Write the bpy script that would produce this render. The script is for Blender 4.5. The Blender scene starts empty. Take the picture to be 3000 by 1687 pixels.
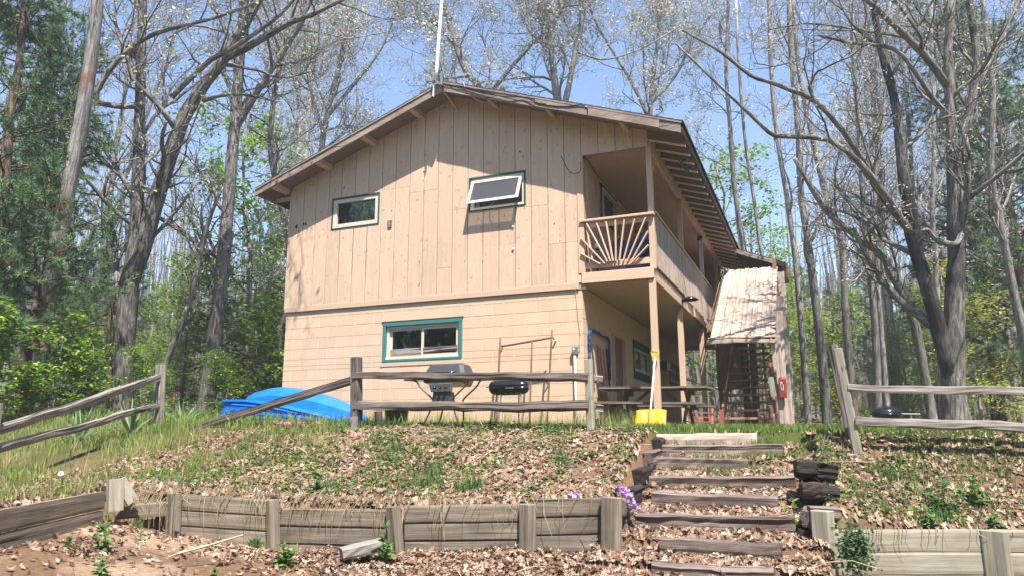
import bpy, math, random
import numpy as np
from mathutils import Vector, Matrix
random.seed(7)
PI = math.pi
scene = bpy.context.scene
COL = scene.collection

# ------------------------------------------------------------------ camera, sky, sun, exposure
CAM = np.array([9.6026, -11.6206, -0.0634]); YAW, PITCH, ROLL, FPX = -0.389586, 0.199886, -0.002607, 2160.755
def cam_axes():
    cy, sy = math.cos(YAW), math.sin(YAW)
    f = np.array([sy*math.cos(PITCH), cy*math.cos(PITCH), math.sin(PITCH)])
    r = np.array([cy, -sy, 0.]); u = np.cross(r, f)
    return math.cos(ROLL)*r+math.sin(ROLL)*u, -math.sin(ROLL)*r+math.cos(ROLL)*u, f
CR, CU, CF = cam_axes()
cd = bpy.data.cameras.new('camera'); cam = bpy.data.objects.new('camera', cd); COL.objects.link(cam)
cd.sensor_width = 36; cd.lens = FPX/3000*36; cd.clip_end = 600; cd.clip_start = .05
mw = Matrix(((CR[0], CU[0], -CF[0], CAM[0]), (CR[1], CU[1], -CF[1], CAM[1]), (CR[2], CU[2], -CF[2], CAM[2]), (0, 0, 0, 1)))
cam.matrix_world = mw
scene.camera = cam
SUN = Vector((0.408, -0.52, 1.126)).normalized()
w = bpy.data.worlds.new('World'); scene.world = w; w.use_nodes = True
nt = w.node_tree; bg = nt.nodes['Background']
sky = nt.nodes.new('ShaderNodeTexSky'); sky.sky_type = 'NISHITA'; sky.sun_disc = False
sky.sun_elevation = math.radians(59.6); sky.sun_rotation = math.radians(141.9)
sky.air_density = 1.0; sky.dust_density = 0.3; sky.ozone_density = 3.0; sky.altitude = 200
nt.links.new(sky.outputs[0], bg.inputs[0]); bg.inputs[1].default_value = 0.115
sd = bpy.data.lights.new('sun', 'SUN'); sd.energy = 4.7; sd.angle = math.radians(.5); sd.color = (1, .955, .89)
so = bpy.data.objects.new('sun', sd); COL.objects.link(so); so.rotation_euler = (-SUN).to_track_quat('-Z', 'Y').to_euler()
scene.view_settings.view_transform = 'Standard'; scene.view_settings.look = 'None'
scene.view_settings.exposure = 1.33; scene.view_settings.gamma = 1; scene.view_settings.use_curve_mapping = False
scene.render.engine = 'CYCLES'
cy = scene.cycles
cy.max_bounces = 6; cy.diffuse_bounces = 3; cy.glossy_bounces = 2; cy.transmission_bounces = 4; cy.transparent_max_bounces = 8
cy.use_denoising = True; cy.caustics_reflective = False; cy.caustics_refractive = False

def at(u, v, dep):      # a place seen at a picture position (2576 wide) at a given distance
    u = u*3000/2576; v = v*3000/2576
    return CAM + dep*(CF+(u-1500)/FPX*CR-(v-843.5)/FPX*CU)

# ------------------------------------------------------------------ noise
def _hash(ix, iy, s):
    n = (ix*374761393 + iy*668265263 + s*982451653) & 0x7fffffff
    n = ((n ^ (n >> 13))*1274126177) & 0x7fffffff
    return ((n ^ (n >> 16)) & 0xffff)/65535.
def vnoise(x, y, s=0):
    x = np.asarray(x, float); y = np.asarray(y, float)
    ix = np.floor(x).astype(np.int64); iy = np.floor(y).astype(np.int64); fx = x-ix; fy = y-iy
    fx = fx*fx*(3-2*fx); fy = fy*fy*(3-2*fy)
    a = _hash(ix, iy, s); b = _hash(ix+1, iy, s); c = _hash(ix, iy+1, s); d = _hash(ix+1, iy+1, s)
    return (a*(1-fx)+b*fx)*(1-fy)+(c*(1-fx)+d*fx)*fy
def fbm(x, y, s=0, o=3):
    t = 0; a = .5; n = 0
    for i in range(o):
        t = t+a*vnoise(x*2**i, y*2**i, s+i); n += a; a *= .5
    return t/n

# ------------------------------------------------------------------ mesh builder
class MB:
    def __init__(s): s.v = []; s.f = []; s.g = []; s.c = []; s.n = 0; s.usecol = False
    def add(s, v, faces, g=None, col=None):
        v = np.asarray(v, float).reshape(-1, 3)
        s.v.append(v); s.g.append(v.copy() if g is None else np.asarray(g, float).reshape(-1, 3))
        if col is not None: s.usecol = True
        s.c.append(np.tile((1., 1, 1), (len(v), 1)) if col is None else np.asarray(col, float).reshape(-1, 3)*np.ones((len(v), 1)))
        for f in (faces if isinstance(faces, list) else [faces]):
            f = np.asarray(f, np.int64)
            if f.size: s.f.append(f+s.n)
        s.n += len(v)
    def build(s, name, mat=None, parent=None, smooth=False, bevel=0):
        me = bpy.data.meshes.new(name)
        V = np.concatenate(s.v); off = np.zeros(3); p = parent
        while p is not None: off += np.array(p.location); p = p.parent
        V = V-off
        loops = np.concatenate([f.ravel() for f in s.f]); tot = np.concatenate([np.full(len(f), f.shape[1]) for f in s.f])
        start = np.concatenate([[0], np.cumsum(tot)[:-1]])
        me.vertices.add(len(V)); me.vertices.foreach_set('co', V.astype(np.float32).ravel())
        me.loops.add(len(loops)); me.loops.foreach_set('vertex_index', loops.astype(np.int32))
        me.polygons.add(len(tot)); me.polygons.foreach_set('loop_start', start.astype(np.int32))
        me.polygons.foreach_set('loop_total', tot.astype(np.int32))
        me.polygons.foreach_set('use_smooth', np.full(len(tot), bool(smooth)))
        a = me.attributes.new('gc', 'FLOAT_VECTOR', 'POINT'); a.data.foreach_set('vector', np.concatenate(s.g).astype(np.float32).ravel())
        if s.usecol:
            a = me.attributes.new('col', 'FLOAT_COLOR', 'POINT'); C = np.concatenate(s.c)
            a.data.foreach_set('color', np.hstack([C, np.ones((len(C), 1))]).astype(np.float32).ravel())
        me.update(); me.validate(clean_customdata=False)
        if mat is not None: me.materials.append(mat)
        o = bpy.data.objects.new(name, me); COL.objects.link(o); o.parent = parent
        if bevel:
            m = o.modifiers.new('bevel', 'BEVEL'); m.width = bevel; m.segments = 1; m.limit_method = 'ANGLE'
        return o
QB = np.array([[0, 1, 3, 2], [4, 6, 7, 5], [0, 4, 5, 1], [2, 3, 7, 6], [0, 2, 6, 4], [1, 5, 7, 3]])
def box(mb, x0, x1, y0, y1, z0, z1, along=None):
    v = np.array([(x, y, z) for x in (x0, x1) for y in (y0, y1) for z in (z0, z1)], float)
    g = v.copy()
    if along is not None:
        o = [a for a in (0, 1, 2) if a != along]
        g = np.stack([v[:, along], v[:, o[0]], v[:, o[1]]], 1)+np.random.rand(3)*20
    mb.add(v, QB, g)
def hexa(mb, bot, top):       # bot, top: four points each, same order
    v = np.array(list(bot)+list(top), float)
    mb.add(v, np.array([[0, 3, 2, 1], [4, 5, 6, 7], [0, 1, 5, 4], [1, 2, 6, 5], [2, 3, 7, 6], [3, 0, 4, 7]]), v[:, [2, 0, 1]]+np.random.rand(3)*20)
def frame_of(d, up=(0, 0, 1)):
    d = np.array(d, float); d /= np.linalg.norm(d); up = np.array(up, float)
    if abs(d@up) > .98: up = np.array([1., 0, 0])
    a = np.cross(d, up); a /= np.linalg.norm(a); return d, a, np.cross(a, d)
def beam(mb, p, q, w, h, up=(0, 0, 1), n=1, rough=0, twist=0, seed=0):    # squared timber from p to q
    p = np.array(p, float); q = np.array(q, float); L = np.linalg.norm(q-p); d, a, b = frame_of(q-p, up)
    r = np.random.RandomState(seed or int(abs(p[0]*917+p[1]*331+p[2]*77))+3)
    prof = np.array([(-1, -1), (1, -1), (1, 1), (-1, 1)], float)
    if rough: prof = np.array([(-1, -.7), (-.75, -1), (0, -.95), (.8, -1), (1, -.6), (.95, .2), (1, .75), (.6, 1), (-.3, .92), (-.8, 1), (-1, .5), (-.93, -.1)])
    k = len(prof); V = []; G = []; o = r.rand(3)*20; bx = r.randn(k, 2)*rough*.6
    wob = np.cumsum(r.randn(n+1, 2)*rough*.35, 0)
    for i in range(n+1):
        t = i/n; c = p+(q-p)*t; pr = prof*(1+(r.randn(k, 2)*rough*.5 if rough else 0))+bx*(1 if rough else 0)+(wob[i]-wob[0]*(1-t)-wob[-1]*t if rough else 0)
        an = twist*t; pr = pr@np.array([[math.cos(an), math.sin(an)], [-math.sin(an), math.cos(an)]])
        V.append(c+pr[:, :1]*w/2*a+pr[:, 1:]*h/2*b); G.append(np.column_stack([np.full(k, t*L), prof[:, 0]*w/2, prof[:, 1]*h/2])+o)
    V = np.concatenate(V); G = np.concatenate(G); F = []
    for i in range(n):
        for j in range(k): F.append((i*k+j, i*k+(j+1) % k, (i+1)*k+(j+1) % k, (i+1)*k+j))
    mb.add(V, [np.array(F), np.array([list(range(k))[::-1]]), np.array([[n*k+j for j in range(k)]])], G)
def tubes(mb, P, Rr, sides, col=None, cap=True):      # P (N,K,3), Rr (N,K)
    N, K, _ = P.shape
    T = np.empty_like(P); T[:, 1:-1] = P[:, 2:]-P[:, :-2]; T[:, 0] = P[:, 1]-P[:, 0]; T[:, -1] = P[:, -1]-P[:, -2]
    T /= np.linalg.norm(T, axis=2, keepdims=True)+1e-9
    ref = np.zeros_like(T); m = np.abs(T[:, 0, 2]) > .8; ref[m, :, 0] = 1; ref[~m, :, 2] = 1
    A = np.cross(T, ref); A /= np.linalg.norm(A, axis=2, keepdims=True)+1e-9; B = np.cross(A, T)
    an = np.arange(sides)*2*PI/sides
    V = P[:, :, None]+Rr[:, :, None, None]*(np.cos(an)[:, None]*A[:, :, None]+np.sin(an)[:, None]*B[:, :, None])
    ln = np.concatenate([np.zeros((N, 1)), np.cumsum(np.linalg.norm(np.diff(P, axis=1), axis=2), 1)], 1)
    G = np.stack([np.broadcast_to(ln[:, :, None], (N, K, sides))+np.arange(N)[:, None, None]*1.7,
                  Rr[:, :, None]*np.cos(an), Rr[:, :, None]*np.sin(an)], -1)
    b = (np.arange(N)*K*sides)[:, None, None]+(np.arange(K-1)*sides)[None, :, None]; j = np.arange(sides)[None, None]; j2 = (j+1) % sides
    F = np.stack([b+j, b+j2, b+j2+sides, b+j+sides], -1).reshape(-1, 4)
    fs = [F]
    if cap and sides > 3:
        fs.append(((np.arange(N)*K*sides)[:, None]+np.arange(sides)[::-1]).astype(int)); fs.append(((np.arange(N)*K*sides+(K-1)*sides)[:, None]+np.arange(sides)))
    mb.add(V.reshape(-1, 3), fs, G.reshape(-1, 3), col)
def smooth_path(pts, k):
    pts = np.array(pts, float); n = len(pts); t = np.linspace(0, n-1, k); out = []
    for x in t:
        i = min(int(x), n-2); f = x-i; p0 = pts[max(i-1, 0)]; p1 = pts[i]; p2 = pts[i+1]; p3 = pts[min(i+2, n-1)]
        out.append(.5*((2*p1)+(-p0+p2)*f+(2*p0-5*p1+4*p2-p3)*f*f+(-p0+3*p1-3*p2+p3)*f**3))
    return np.array(out)
def tube(mb, pts, r, sides=8, k=None):
    pts = np.array(pts, float)
    if k: pts = smooth_path(pts, k)
    rr = np.interp(np.linspace(0, 1, len(pts)), np.linspace(0, 1, np.size(r)), np.atleast_1d(r)) if np.size(r) > 1 else np.full(len(pts), float(r))
    tubes(mb, pts[None], rr[None], sides)
def lathe(mb, prof, c, axis=2, n=24, sc=(1, 1)):      # prof: (radius, height)
    prof = np.array(prof, float); an = np.arange(n)*2*PI/n
    V = np.zeros((len(prof), n, 3)); a, b = [i for i in (0, 1, 2) if i != axis]
    V[:, :, a] = prof[:, :1]*np.cos(an)*sc[0]; V[:, :, b] = prof[:, :1]*np.sin(an)*sc[1]; V[:, :, axis] = prof[:, 1:]
    V = V+np.array(c); i = np.arange(len(prof)-1)[:, None]*n; j = np.arange(n)[None]; j2 = (j+1) % n
    mb.add(V.reshape(-1, 3), np.stack([i+j, i+j2, i+j2+n, i+j+n], -1).reshape(-1, 4))
def loft(mb, secs):            # list of (k,3) closed rings
    S = np.array(secs, float); m, k, _ = S.shape; i = np.arange(m-1)[:, None]*k; j = np.arange(k)[None]; j2 = (j+1) % k
    mb.add(S.reshape(-1, 3), [np.stack([i+j, i+j2, i+j2+k, i+j+k], -1).reshape(-1, 4), np.array([list(range(k))[::-1]]), np.array([[(m-1)*k+x for x in range(k)]])])

def thing(name, label, cat, loc=(0, 0, 0), group=None):
    o = bpy.data.objects.new(name, None); COL.objects.link(o); o.location = loc; o.empty_display_size = .1
    o['label'] = label; o['category'] = cat
    if group: o['group'] = group
    return o
def tag(o, label, cat=None, group=None, kind=None):
    if label: o['label'] = label
    if cat: o['category'] = cat
    if group: o['group'] = group
    if kind: o['kind'] = kind
    return o
def part(name, mat, parent, fn, *a, smooth=False, bevel=0, **k):
    m = MB(); fn(m, *a, **k); return m.build(name, mat, parent, smooth, bevel)

# ------------------------------------------------------------------ materials
def nodes(name):
    m = bpy.data.materials.new(name); m.use_nodes = True; n = m.node_tree; return m, n, n.nodes['Principled BSDF']
def N(nt, t, **k):
    x = nt.nodes.new(t)
    for a, b in k.items():
        if a in x.inputs: x.inputs[a].default_value = b
        else: setattr(x, a, b)
    return x
def ramp(nt, fac, stops):
    r = nt.nodes.new('ShaderNodeValToRGB'); e = r.color_ramp.elements
    while len(e) < len(stops): e.new(.5)
    for i, (p, c) in enumerate(stops): e[i].position = p; e[i].color = (*c, 1) if len(c) == 3 else (c[0],)*3+(1,)
    nt.links.new(fac, r.inputs[0]); return r.outputs[0]
def mixc(nt, fac, a, b, mode='MIX'):
    m = nt.nodes.new('ShaderNodeMix'); m.data_type = 'RGBA'; m.blend_type = mode
    for s, v in ((0, fac), (6, a), (7, b)):
        if isinstance(v, (int, float)): m.inputs[s].default_value = v
        elif isinstance(v, tuple): m.inputs[s].default_value = (*v, 1) if len(v) == 3 else v
        else: nt.links.new(v, m.inputs[s])
    return m.outputs[2]
def gcoord(nt, scale=(1, 1, 1)):
    a = nt.nodes.new('ShaderNodeAttribute'); a.attribute_name = 'gc'
    mp = nt.nodes.new('ShaderNodeMapping'); mp.inputs['Scale'].default_value = scale; nt.links.new(a.outputs['Vector'], mp.inputs[0]); return mp.outputs[0]
def noise(nt, vec, scale, detail=4, rough=.6, dist=0):
    n = nt.nodes.new('ShaderNodeTexNoise'); n.inputs['Scale'].default_value = scale; n.inputs['Detail'].default_value = detail
    n.inputs['Roughness'].default_value = rough; n.inputs['Distortion'].default_value = dist; nt.links.new(vec, n.inputs['Vector']); return n.outputs['Fac']
def bump(nt, b, h, s, d=.01):
    x = nt.nodes.new('ShaderNodeBump'); x.inputs['Strength'].default_value = s; x.inputs['Distance'].default_value = d
    nt.links.new(h, x.inputs['Height']); nt.links.new(x.outputs[0], b.inputs['Normal'])
def objvar(nt, c, amt):
    oi = nt.nodes.new('ShaderNodeObjectInfo'); m = nt.nodes.new('ShaderNodeMapRange'); m.inputs['To Min'].default_value = 1-amt; m.inputs['To Max'].default_value = 1+amt
    nt.links.new(oi.outputs['Random'], m.inputs['Value']); h = nt.nodes.new('ShaderNodeHueSaturation'); nt.links.new(m.outputs[0], h.inputs['Value']); nt.links.new(c, h.inputs['Color']); return h.outputs[0]
def plain(name, c, rough=.6, metal=0, var=.12, sc=9, bmp=.15, spec=.5):
    m, n, b = nodes(name); v = gcoord(n); f = noise(n, v, sc)
    col = mixc(n, f, tuple(x*(1-var*1.4) for x in c), tuple(min(1, x*(1+var)) for x in c)); n.links.new(col, b.inputs['Base Color'])
    b.inputs['Roughness'].default_value = rough; b.inputs['Metallic'].default_value = metal; b.inputs['Specular IOR Level'].default_value = spec
    if bmp: bump(n, b, noise(n, v, sc*5), bmp, .004)
    return m
def wood(name, stops, along=3, across=60, rough=.85, bmp=.5, var=.12, crack=(.36, .42), crackc=(.03, .025, .02), stain=None):
    m, n, b = nodes(name); v = gcoord(n, (along, across, across)); f = noise(n, v, 1, 6, .65, .4)
    col = ramp(n, f, stops)
    v2 = gcoord(n, (along*.35, across*.5, across*.5)); f2 = noise(n, v2, 1, 3, .5, .2)
    ck = ramp(n, f2, [(crack[0], (1,)), (crack[1], (0,))]); col = mixc(n, ck, col, crackc)
    v3 = gcoord(n, (1, 1, 1)); f3 = noise(n, v3, 2.3, 5)
    col = mixc(n, ramp(n, f3, [(.4, (0,)), (.7, (.55,))]), col, stain or tuple(x*.55 for x in stops[0][1]))
    col = objvar(n, col, var); n.links.new(col, b.inputs['Base Color']); b.inputs['Roughness'].default_value = rough
    b.inputs['Specular IOR Level'].default_value = .2; bump(n, b, f, bmp, .012); return m
def painted(name, c, under=(.16, .09, .05), along=2, wear=.66, dots=True, var=.05, bmp=.35, across=25):
    m, n, b = nodes(name); v = gcoord(n, (along, across, across)); v1 = gcoord(n)
    g = noise(n, v, 1, 5, .6, .3); blot = noise(n, v1, 1.7, 4)
    col = mixc(n, g, tuple(x*.84 for x in c), tuple(min(1, x*1.1) for x in c)); col = mixc(n, ramp(n, blot, [(.3, (0,)), (.75, (.5,))]), col, tuple(x*.8 for x in c))
    pk = noise(n, gcoord(n, (7, 22, 22)), 1, 6, .7, .2); col = mixc(n, ramp(n, pk, [(wear, (0,)), (wear+.03, (1,))]), col, under)
    if dots:
        vo = n.nodes.new('ShaderNodeTexVoronoi'); vo.inputs['Scale'].default_value = 3.2; n.links.new(v1, vo.inputs['Vector'])
        col = mixc(n, ramp(n, vo.outputs['Distance'], [(.02, (.75,)), (.04, (.25,)), (.09, (.32,)), (.10, (0,))]), col, tuple(x*.42 for x in c))
        st_ = noise(n, gcoord(n, (.8, 9, 9)), 1, 5, .7, .5); col = mixc(n, ramp(n, st_, [(.5, (0,)), (.72, (.5,))]), col, tuple(x*.68 for x in c))
        lt = noise(n, gcoord(n, (1.3, 6, 6)), 1.3, 6, .75, .8); col = mixc(n, ramp(n, lt, [(.56, (0,)), (.70, (.55,))]), col, tuple(min(1, x*1.16) for x in c))
    col = objvar(n, col, var); n.links.new(col, b.inputs['Base Color']); b.inputs['Roughness'].default_value = .75; b.inputs['Specular IOR Level'].default_value = .25
    bump(n, b, g, bmp, .006); return m
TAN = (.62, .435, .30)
M = {}
M['siding'] = painted('tan_siding_paint', TAN, wear=.635)
M['tantrim'] = painted('tan_trim_paint', (.60, .415, .285), dots=False, wear=.70)
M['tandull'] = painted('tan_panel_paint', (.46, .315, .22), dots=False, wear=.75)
M['sheath'] = painted('shaded_sheathing_paint', (.23, .155, .11), dots=False, wear=.72)  # darkened tan, carries the shade on the underside and rafter tail sides
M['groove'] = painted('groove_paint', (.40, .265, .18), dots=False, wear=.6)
def blockmat():
    m, n, b = nodes('painted_block'); v = gcoord(n); f = noise(n, v, 60, 4); f2 = noise(n, v, 1.5, 4)
    col = mixc(n, f, (.58, .405, .275), (.68, .49, .335)); col = mixc(n, ramp(n, f2, [(.35, (0,)), (.75, (.45,))]), col, (.50, .33, .22)); col = objvar(n, col, .035)
    n.links.new(col, b.inputs['Base Color']); b.inputs['Roughness'].default_value = .9; b.inputs['Specular IOR Level'].default_value = .2; bump(n, b, f, .35, .004); return m
M['block'] = blockmat(); M['mortar'] = plain('painted_mortar', (.68, .48, .335), .95, sc=30, spec=.1)
M['barge'] = wood('weathered_barge', [(.25, (.17, .125, .10)), (.5, (.31, .235, .19)), (.8, (.45, .355, .30))], crack=(.28, .36))
M['grey'] = wood('grey_split_rail', [(.2, (.10, .085, .075)), (.5, (.27, .235, .205)), (.8, (.46, .41, .36))], along=2.2, across=45, crack=(.37, .44), bmp=.8)
M['greydark'] = wood('dark_split_rail', [(.2, (.06, .048, .042)), (.5, (.17, .14, .12)), (.8, (.34, .29, .25))], along=2.2, across=45, crack=(.40, .46), bmp=.9)
M['plank'] = wood('retaining_plank', [(.2, (.09, .072, .052)), (.5, (.21, .175, .13)), (.8, (.36, .31, .24))], along=1.6, across=35, crack=(.30, .37), stain=(.08, .06, .045))
M['plankpale'] = wood('pale_retaining_plank', [(.2, (.20, .18, .135)), (.5, (.34, .315, .245)), (.8, (.46, .43, .345))], along=1.6, across=35, crack=(.28, .35), stain=(.2, .16, .11))
M['tie'] = wood('weathered_tie', [(.2, (.085, .062, .052)), (.5, (.205, .155, .13)), (.8, (.37, .295, .255))], along=1.4, across=40, crack=(.38, .46), bmp=.9)
M['tiedark'] = wood('creosote_tie', [(.2, (.012, .01, .009)), (.5, (.045, .035, .03)), (.8, (.12, .09, .075))], along=2, across=40, crack=(.4, .48), bmp=1)
M['shanty'] = wood('bleached_board', [(.2, (.27, .20, .15)), (.5, (.46, .365, .295)), (.8, (.64, .55, .465))], along=1.2, across=30, crack=(.24, .30), stain=(.30, .22, .17))
M['brownwood'] = wood('brown_stained_wood', [(.2, (.15, .075, .05)), (.5, (.30, .155, .11)), (.8, (.42, .24, .18))], crack=(.26, .33))
M['treadw'] = wood('sunlit_tread_paint', [(.2, (.22, .11, .08)), (.5, (.42, .23, .17)), (.8, (.52, .33, .26))], crack=(.26, .33))  # lighter copy of the brown wood, sunlight on the treads painted in
M['table'] = wood('old_table_wood', [(.2, (.10, .075, .06)), (.5, (.22, .165, .13)), (.8, (.34, .27, .22))], crack=(.3, .37))
M['greendark'] = painted('dark_green_trim_paint', (.022, .085, .078), under=(.25, .24, .22), dots=False, wear=.66)
M['green'] = painted('green_trim_paint', (.045, .19, .18), under=(.35, .36, .33), dots=False, wear=.66)
M['cream'] = painted('cream_sash_paint', (.66, .55, .44), dots=False, wear=.74)
M['shingle'] = plain('dark_shingle', (.035, .033, .032), .95, sc=50, var=.4)
M['dark'] = plain('dark_interior', (.022, .02, .019), .9)
M['room'] = plain('room_wall', (.14, .11, .09), .9)
M['white'] = plain('white_plastic', (.78, .78, .76), .4, var=.05)
M['grill'] = plain('grill_charcoal_metal', (.05, .05, .055), .42, var=.15, spec=.6)
M['grillpanel'] = plain('grill_panel', (.20, .20, .205), .5, var=.15)
M['black'] = plain('black_enamel', (.012, .012, .014), .16, var=.1, bmp=0, spec=.6)
M['steel'] = plain('dull_steel', (.42, .41, .40), .38, metal=.8)
M['rust'] = plain('rusty_steel', (.17, .085, .055), .8, sc=25, var=.4)
M['bluep'] = plain('blue_plastic', (.006, .17, .66), .42, var=.30, sc=3, bmp=.1)
M['yellow'] = plain('yellow_plastic', (.74, .43, .012), .45, var=.22, sc=7, bmp=.3)
M['red'] = plain('red_painted_metal', (.30, .035, .022), .5, var=.2)
M['bluec'] = plain('blue_fabric', (.015, .06, .20), .8, var=.3, sc=20)
M['stone'] = plain('pale_concrete', (.25, .23, .195), .9, sc=14, var=.25, bmp=.6)
M['redc'] = plain('faded_red', (.36, .09, .07), .7)
def glassm():
    m, n, b = nodes('window_glass'); out = n.nodes['Material Output']; t = n.nodes.new('ShaderNodeBsdfTransparent'); g = n.nodes.new('ShaderNodeBsdfGlossy')
    t.inputs[0].default_value = (.86, .88, .9, 1); g.inputs['Roughness'].default_value = .03; fr = n.nodes.new('ShaderNodeFresnel'); fr.inputs[0].default_value = 1.6
    x = n.nodes.new('ShaderNodeMixShader'); n.links.new(fr.outputs[0], x.inputs[0]); n.links.new(t.outputs[0], x.inputs[1]); n.links.new(g.outputs[0], x.inputs[2]); n.links.new(x.outputs[0], out.inputs[0])
    n.nodes.remove(b); return m
M['glass'] = glassm()
def screenm():
    m, n, b = nodes('insect_screen'); out = n.nodes['Material Output']; t = n.nodes.new('ShaderNodeBsdfTransparent'); t.inputs[0].default_value = (.9, .9, .9, 1)
    b.inputs['Base Color'].default_value = (.10, .10, .115, 1); b.inputs['Roughness'].default_value = .5; x = n.nodes.new('ShaderNodeMixShader'); x.inputs[0].default_value = .42
    n.links.new(t.outputs[0], x.inputs[1]); n.links.new(b.outputs[0], x.inputs[2]); n.links.new(x.outputs[0], out.inputs[0]); return m
M['screen'] = screenm()
def curtainm():
    m, n, b = nodes('patterned_curtain'); v = gcoord(n); f = noise(n, gcoord(n, (60, 60, 14)), 1, 3, .8); g = noise(n, v, 7, 3)
    c = ramp(n, f, [(.40, (.07, .05, .18)), (.50, (.34, .26, .52)), (.58, (.9, .8, .9))]); c = mixc(n, ramp(n, g, [(.45, (0,)), (.58, (.7,))]), c, (.03, .03, .07))
    n.links.new(c, b.inputs['Base Color']); b.inputs['Roughness'].default_value = .9; return m
M['curtain'] = curtainm()
def barkm(name, c1, c2, c3=None, dark=None, sc=(3.5, 22, 22)):
    m, n, b = nodes(name); v = gcoord(n, sc); f = noise(n, v, 1, 5, .65, .6); g = noise(n, gcoord(n), .9, 4)
    c = mixc(n, ramp(n, f, [(.40, (0,)), (.60, (1,))]), tuple(x*.7 for x in c1), tuple(x*1.05 for x in c2)); c = mixc(n, ramp(n, noise(n, gcoord(n, (9, 30, 30)), 1, 6, .75, 1.0), [(.48, (0,)), (.62, (.6,))]), c, tuple(x*.45 for x in c1))
    if c3: c = mixc(n, ramp(n, g, [(.5, (0,)), (.62, (.8,))]), c, c3)
    if dark: c = mixc(n, ramp(n, noise(n, gcoord(n), .45, 3), [(dark, (0,)), (dark+.10, (.85,))]), c, (.035, .032, .03))
    n.links.new(c, b.inputs['Base Color']); b.inputs['Roughness'].default_value = .95; b.inputs['Specular IOR Level'].default_value = .1
    bump(n, b, f, 1, .03); return m
M['bark'] = barkm('grey_bark', (.17, .15, .135), (.42, .375, .335), (.27, .26, .22))
M['barkpale'] = barkm('pale_bark', (.27, .245, .22), (.52, .475, .43))
M['barkdark'] = barkm('dark_bark', (.12, .105, .095), (.33, .295, .265))
M['barkburnt'] = barkm('charred_bark', (.15, .135, .12), (.34, .305, .27), dark=.56)
M['charred'] = barkm('charred_stem_bark', (.10, .09, .085), (.27, .245, .22), dark=.44)
M['barkdead'] = barkm('dead_bare_wood', (.27, .24, .22), (.42, .385, .355), (.25, .12, .07), sc=(2, 18, 18))
M['pinebark'] = barkm('pine_bark', (.07, .045, .035), (.21, .14, .105))
def leafm(name, trans=.35, rough=.7, back=1.15):
    m, n, b = nodes(name); out = n.nodes['Material Output']; a = n.nodes.new('ShaderNodeAttribute'); a.attribute_name = 'col'
    n.links.new(a.outputs['Color'], b.inputs['Base Color']); b.inputs['Roughness'].default_value = rough; b.inputs['Specular IOR Level'].default_value = .25
    if trans:
        t = n.nodes.new('ShaderNodeBsdfTranslucent'); h = n.nodes.new('ShaderNodeHueSaturation'); h.inputs['Value'].default_value = back; h.inputs['Saturation'].default_value = 1.1
        n.links.new(a.outputs['Color'], h.inputs['Color']); n.links.new(h.outputs[0], t.inputs[0]); x = n.nodes.new('ShaderNodeMixShader'); x.inputs[0].default_value = trans
        n.links.new(b.outputs[0], x.inputs[1]); n.links.new(t.outputs[0], x.inputs[2]); n.links.new(x.outputs[0], out.inputs[0])
    return m
M['leaf'] = leafm('green_leaf', .4); M['dryleaf'] = leafm('dry_leaf', .12, .8, 1.0); M['needle'] = leafm('pine_needles', .2, .6); M['petal'] = leafm('flower_petal', .3)
def groundm():
    m, n, b = nodes('soil_and_turf'); a = n.nodes.new('ShaderNodeAttribute'); a.attribute_name = 'col'; v = gcoord(n)
    f = noise(n, v, 22, 8, .75); g = noise(n, v, 2.2, 5); h = noise(n, v, 130, 3)
    c = mixc(n, ramp(n, f, [(.3, (.0,)), (.7, (1,))]), (.55, .52, .5), (1.35, 1.33, 1.3)); c = mixc(n, 1.0, a.outputs['Color'], c, 'MULTIPLY')
    c = mixc(n, ramp(n, g, [(.4, (0,)), (.7, (.4,))]), c, (.10, .07, .045)); n.links.new(c, b.inputs['Base Color'])
    b.inputs['Roughness'].default_value = 1; b.inputs['Specular IOR Level'].default_value = .1; bump(n, b, f, .8, .03); return m
M['ground'] = groundm()

# ------------------------------------------------------------------ terrain
def rbf(points):
    P = np.array(points, float); n = len(P); d = np.hypot(P[:, None, 0]-P[None, :, 0], P[:, None, 1]-P[None, :, 1])
    A = np.zeros((n+3, n+3)); A[:n, :n] = d; A[:n, n] = 1; A[:n, n+1:] = P[:, :2]; A[n, :n] = 1; A[n+1:, :n] = P[:, :2].T
    c = np.linalg.solve(A, np.concatenate([P[:, 2], [0, 0, 0]]))
    def f(x, y):
        o = c[n]+c[n+1]*x+c[n+2]*y
        for i in range(n): o = o+c[i]*np.hypot(x-P[i, 0], y-P[i, 1])
        return o
    return f
WALL = [(6.4, -12.5), (5.5, -10.2), (4.52, -8.2), (3.79, -6.85), (3.46, -6.45), (4.02, -6.19), (4.87, -5.83), (6.1, -5.65), (7.19, -5.32), (7.90, -5.14)]
RW = [(9.52, -5.00), (10.15, -4.74), (10.80, -4.47), (11.6, -4.25), (16, -4.1)]
hU_l = rbf([(-6, -3.6, .25), (.8, -3.6, .08), (2.5, -3.6, .1), (4.15, -3.6, .09), (5.7, -3.6, .05), (7.25, -3.6, -.0), (7.9, -3.6, -.06), (7.9, -5.1, -.60), (7.19, -5.28, -.66), (6.1, -5.6, -.69), (4.87, -5.8, -.66),
    (4.02, -6.1, -.6), (3.4, -6.4, -.5), (3.75, -6.9, -.53), (4.45, -8.2, -.53), (5.4, -10.2, -.85), (2, -6.6, -.52), (0, -9, -.9), (-5, -8, -.7), (3, -12, -1.3)])
hU_r = rbf([(9.5, -3.3, -.11), (11, -3.3, -.09), (14, -3.3, -.05), (9.52, -4.95, -.68), (10.15, -4.7, -.8), (10.8, -4.42, -.82), (11.6, -4.2, -.8), (16, -4.1, -.7), (9.55, -4.3, -.40), (10.6, -3.9, -.48)])
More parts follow.
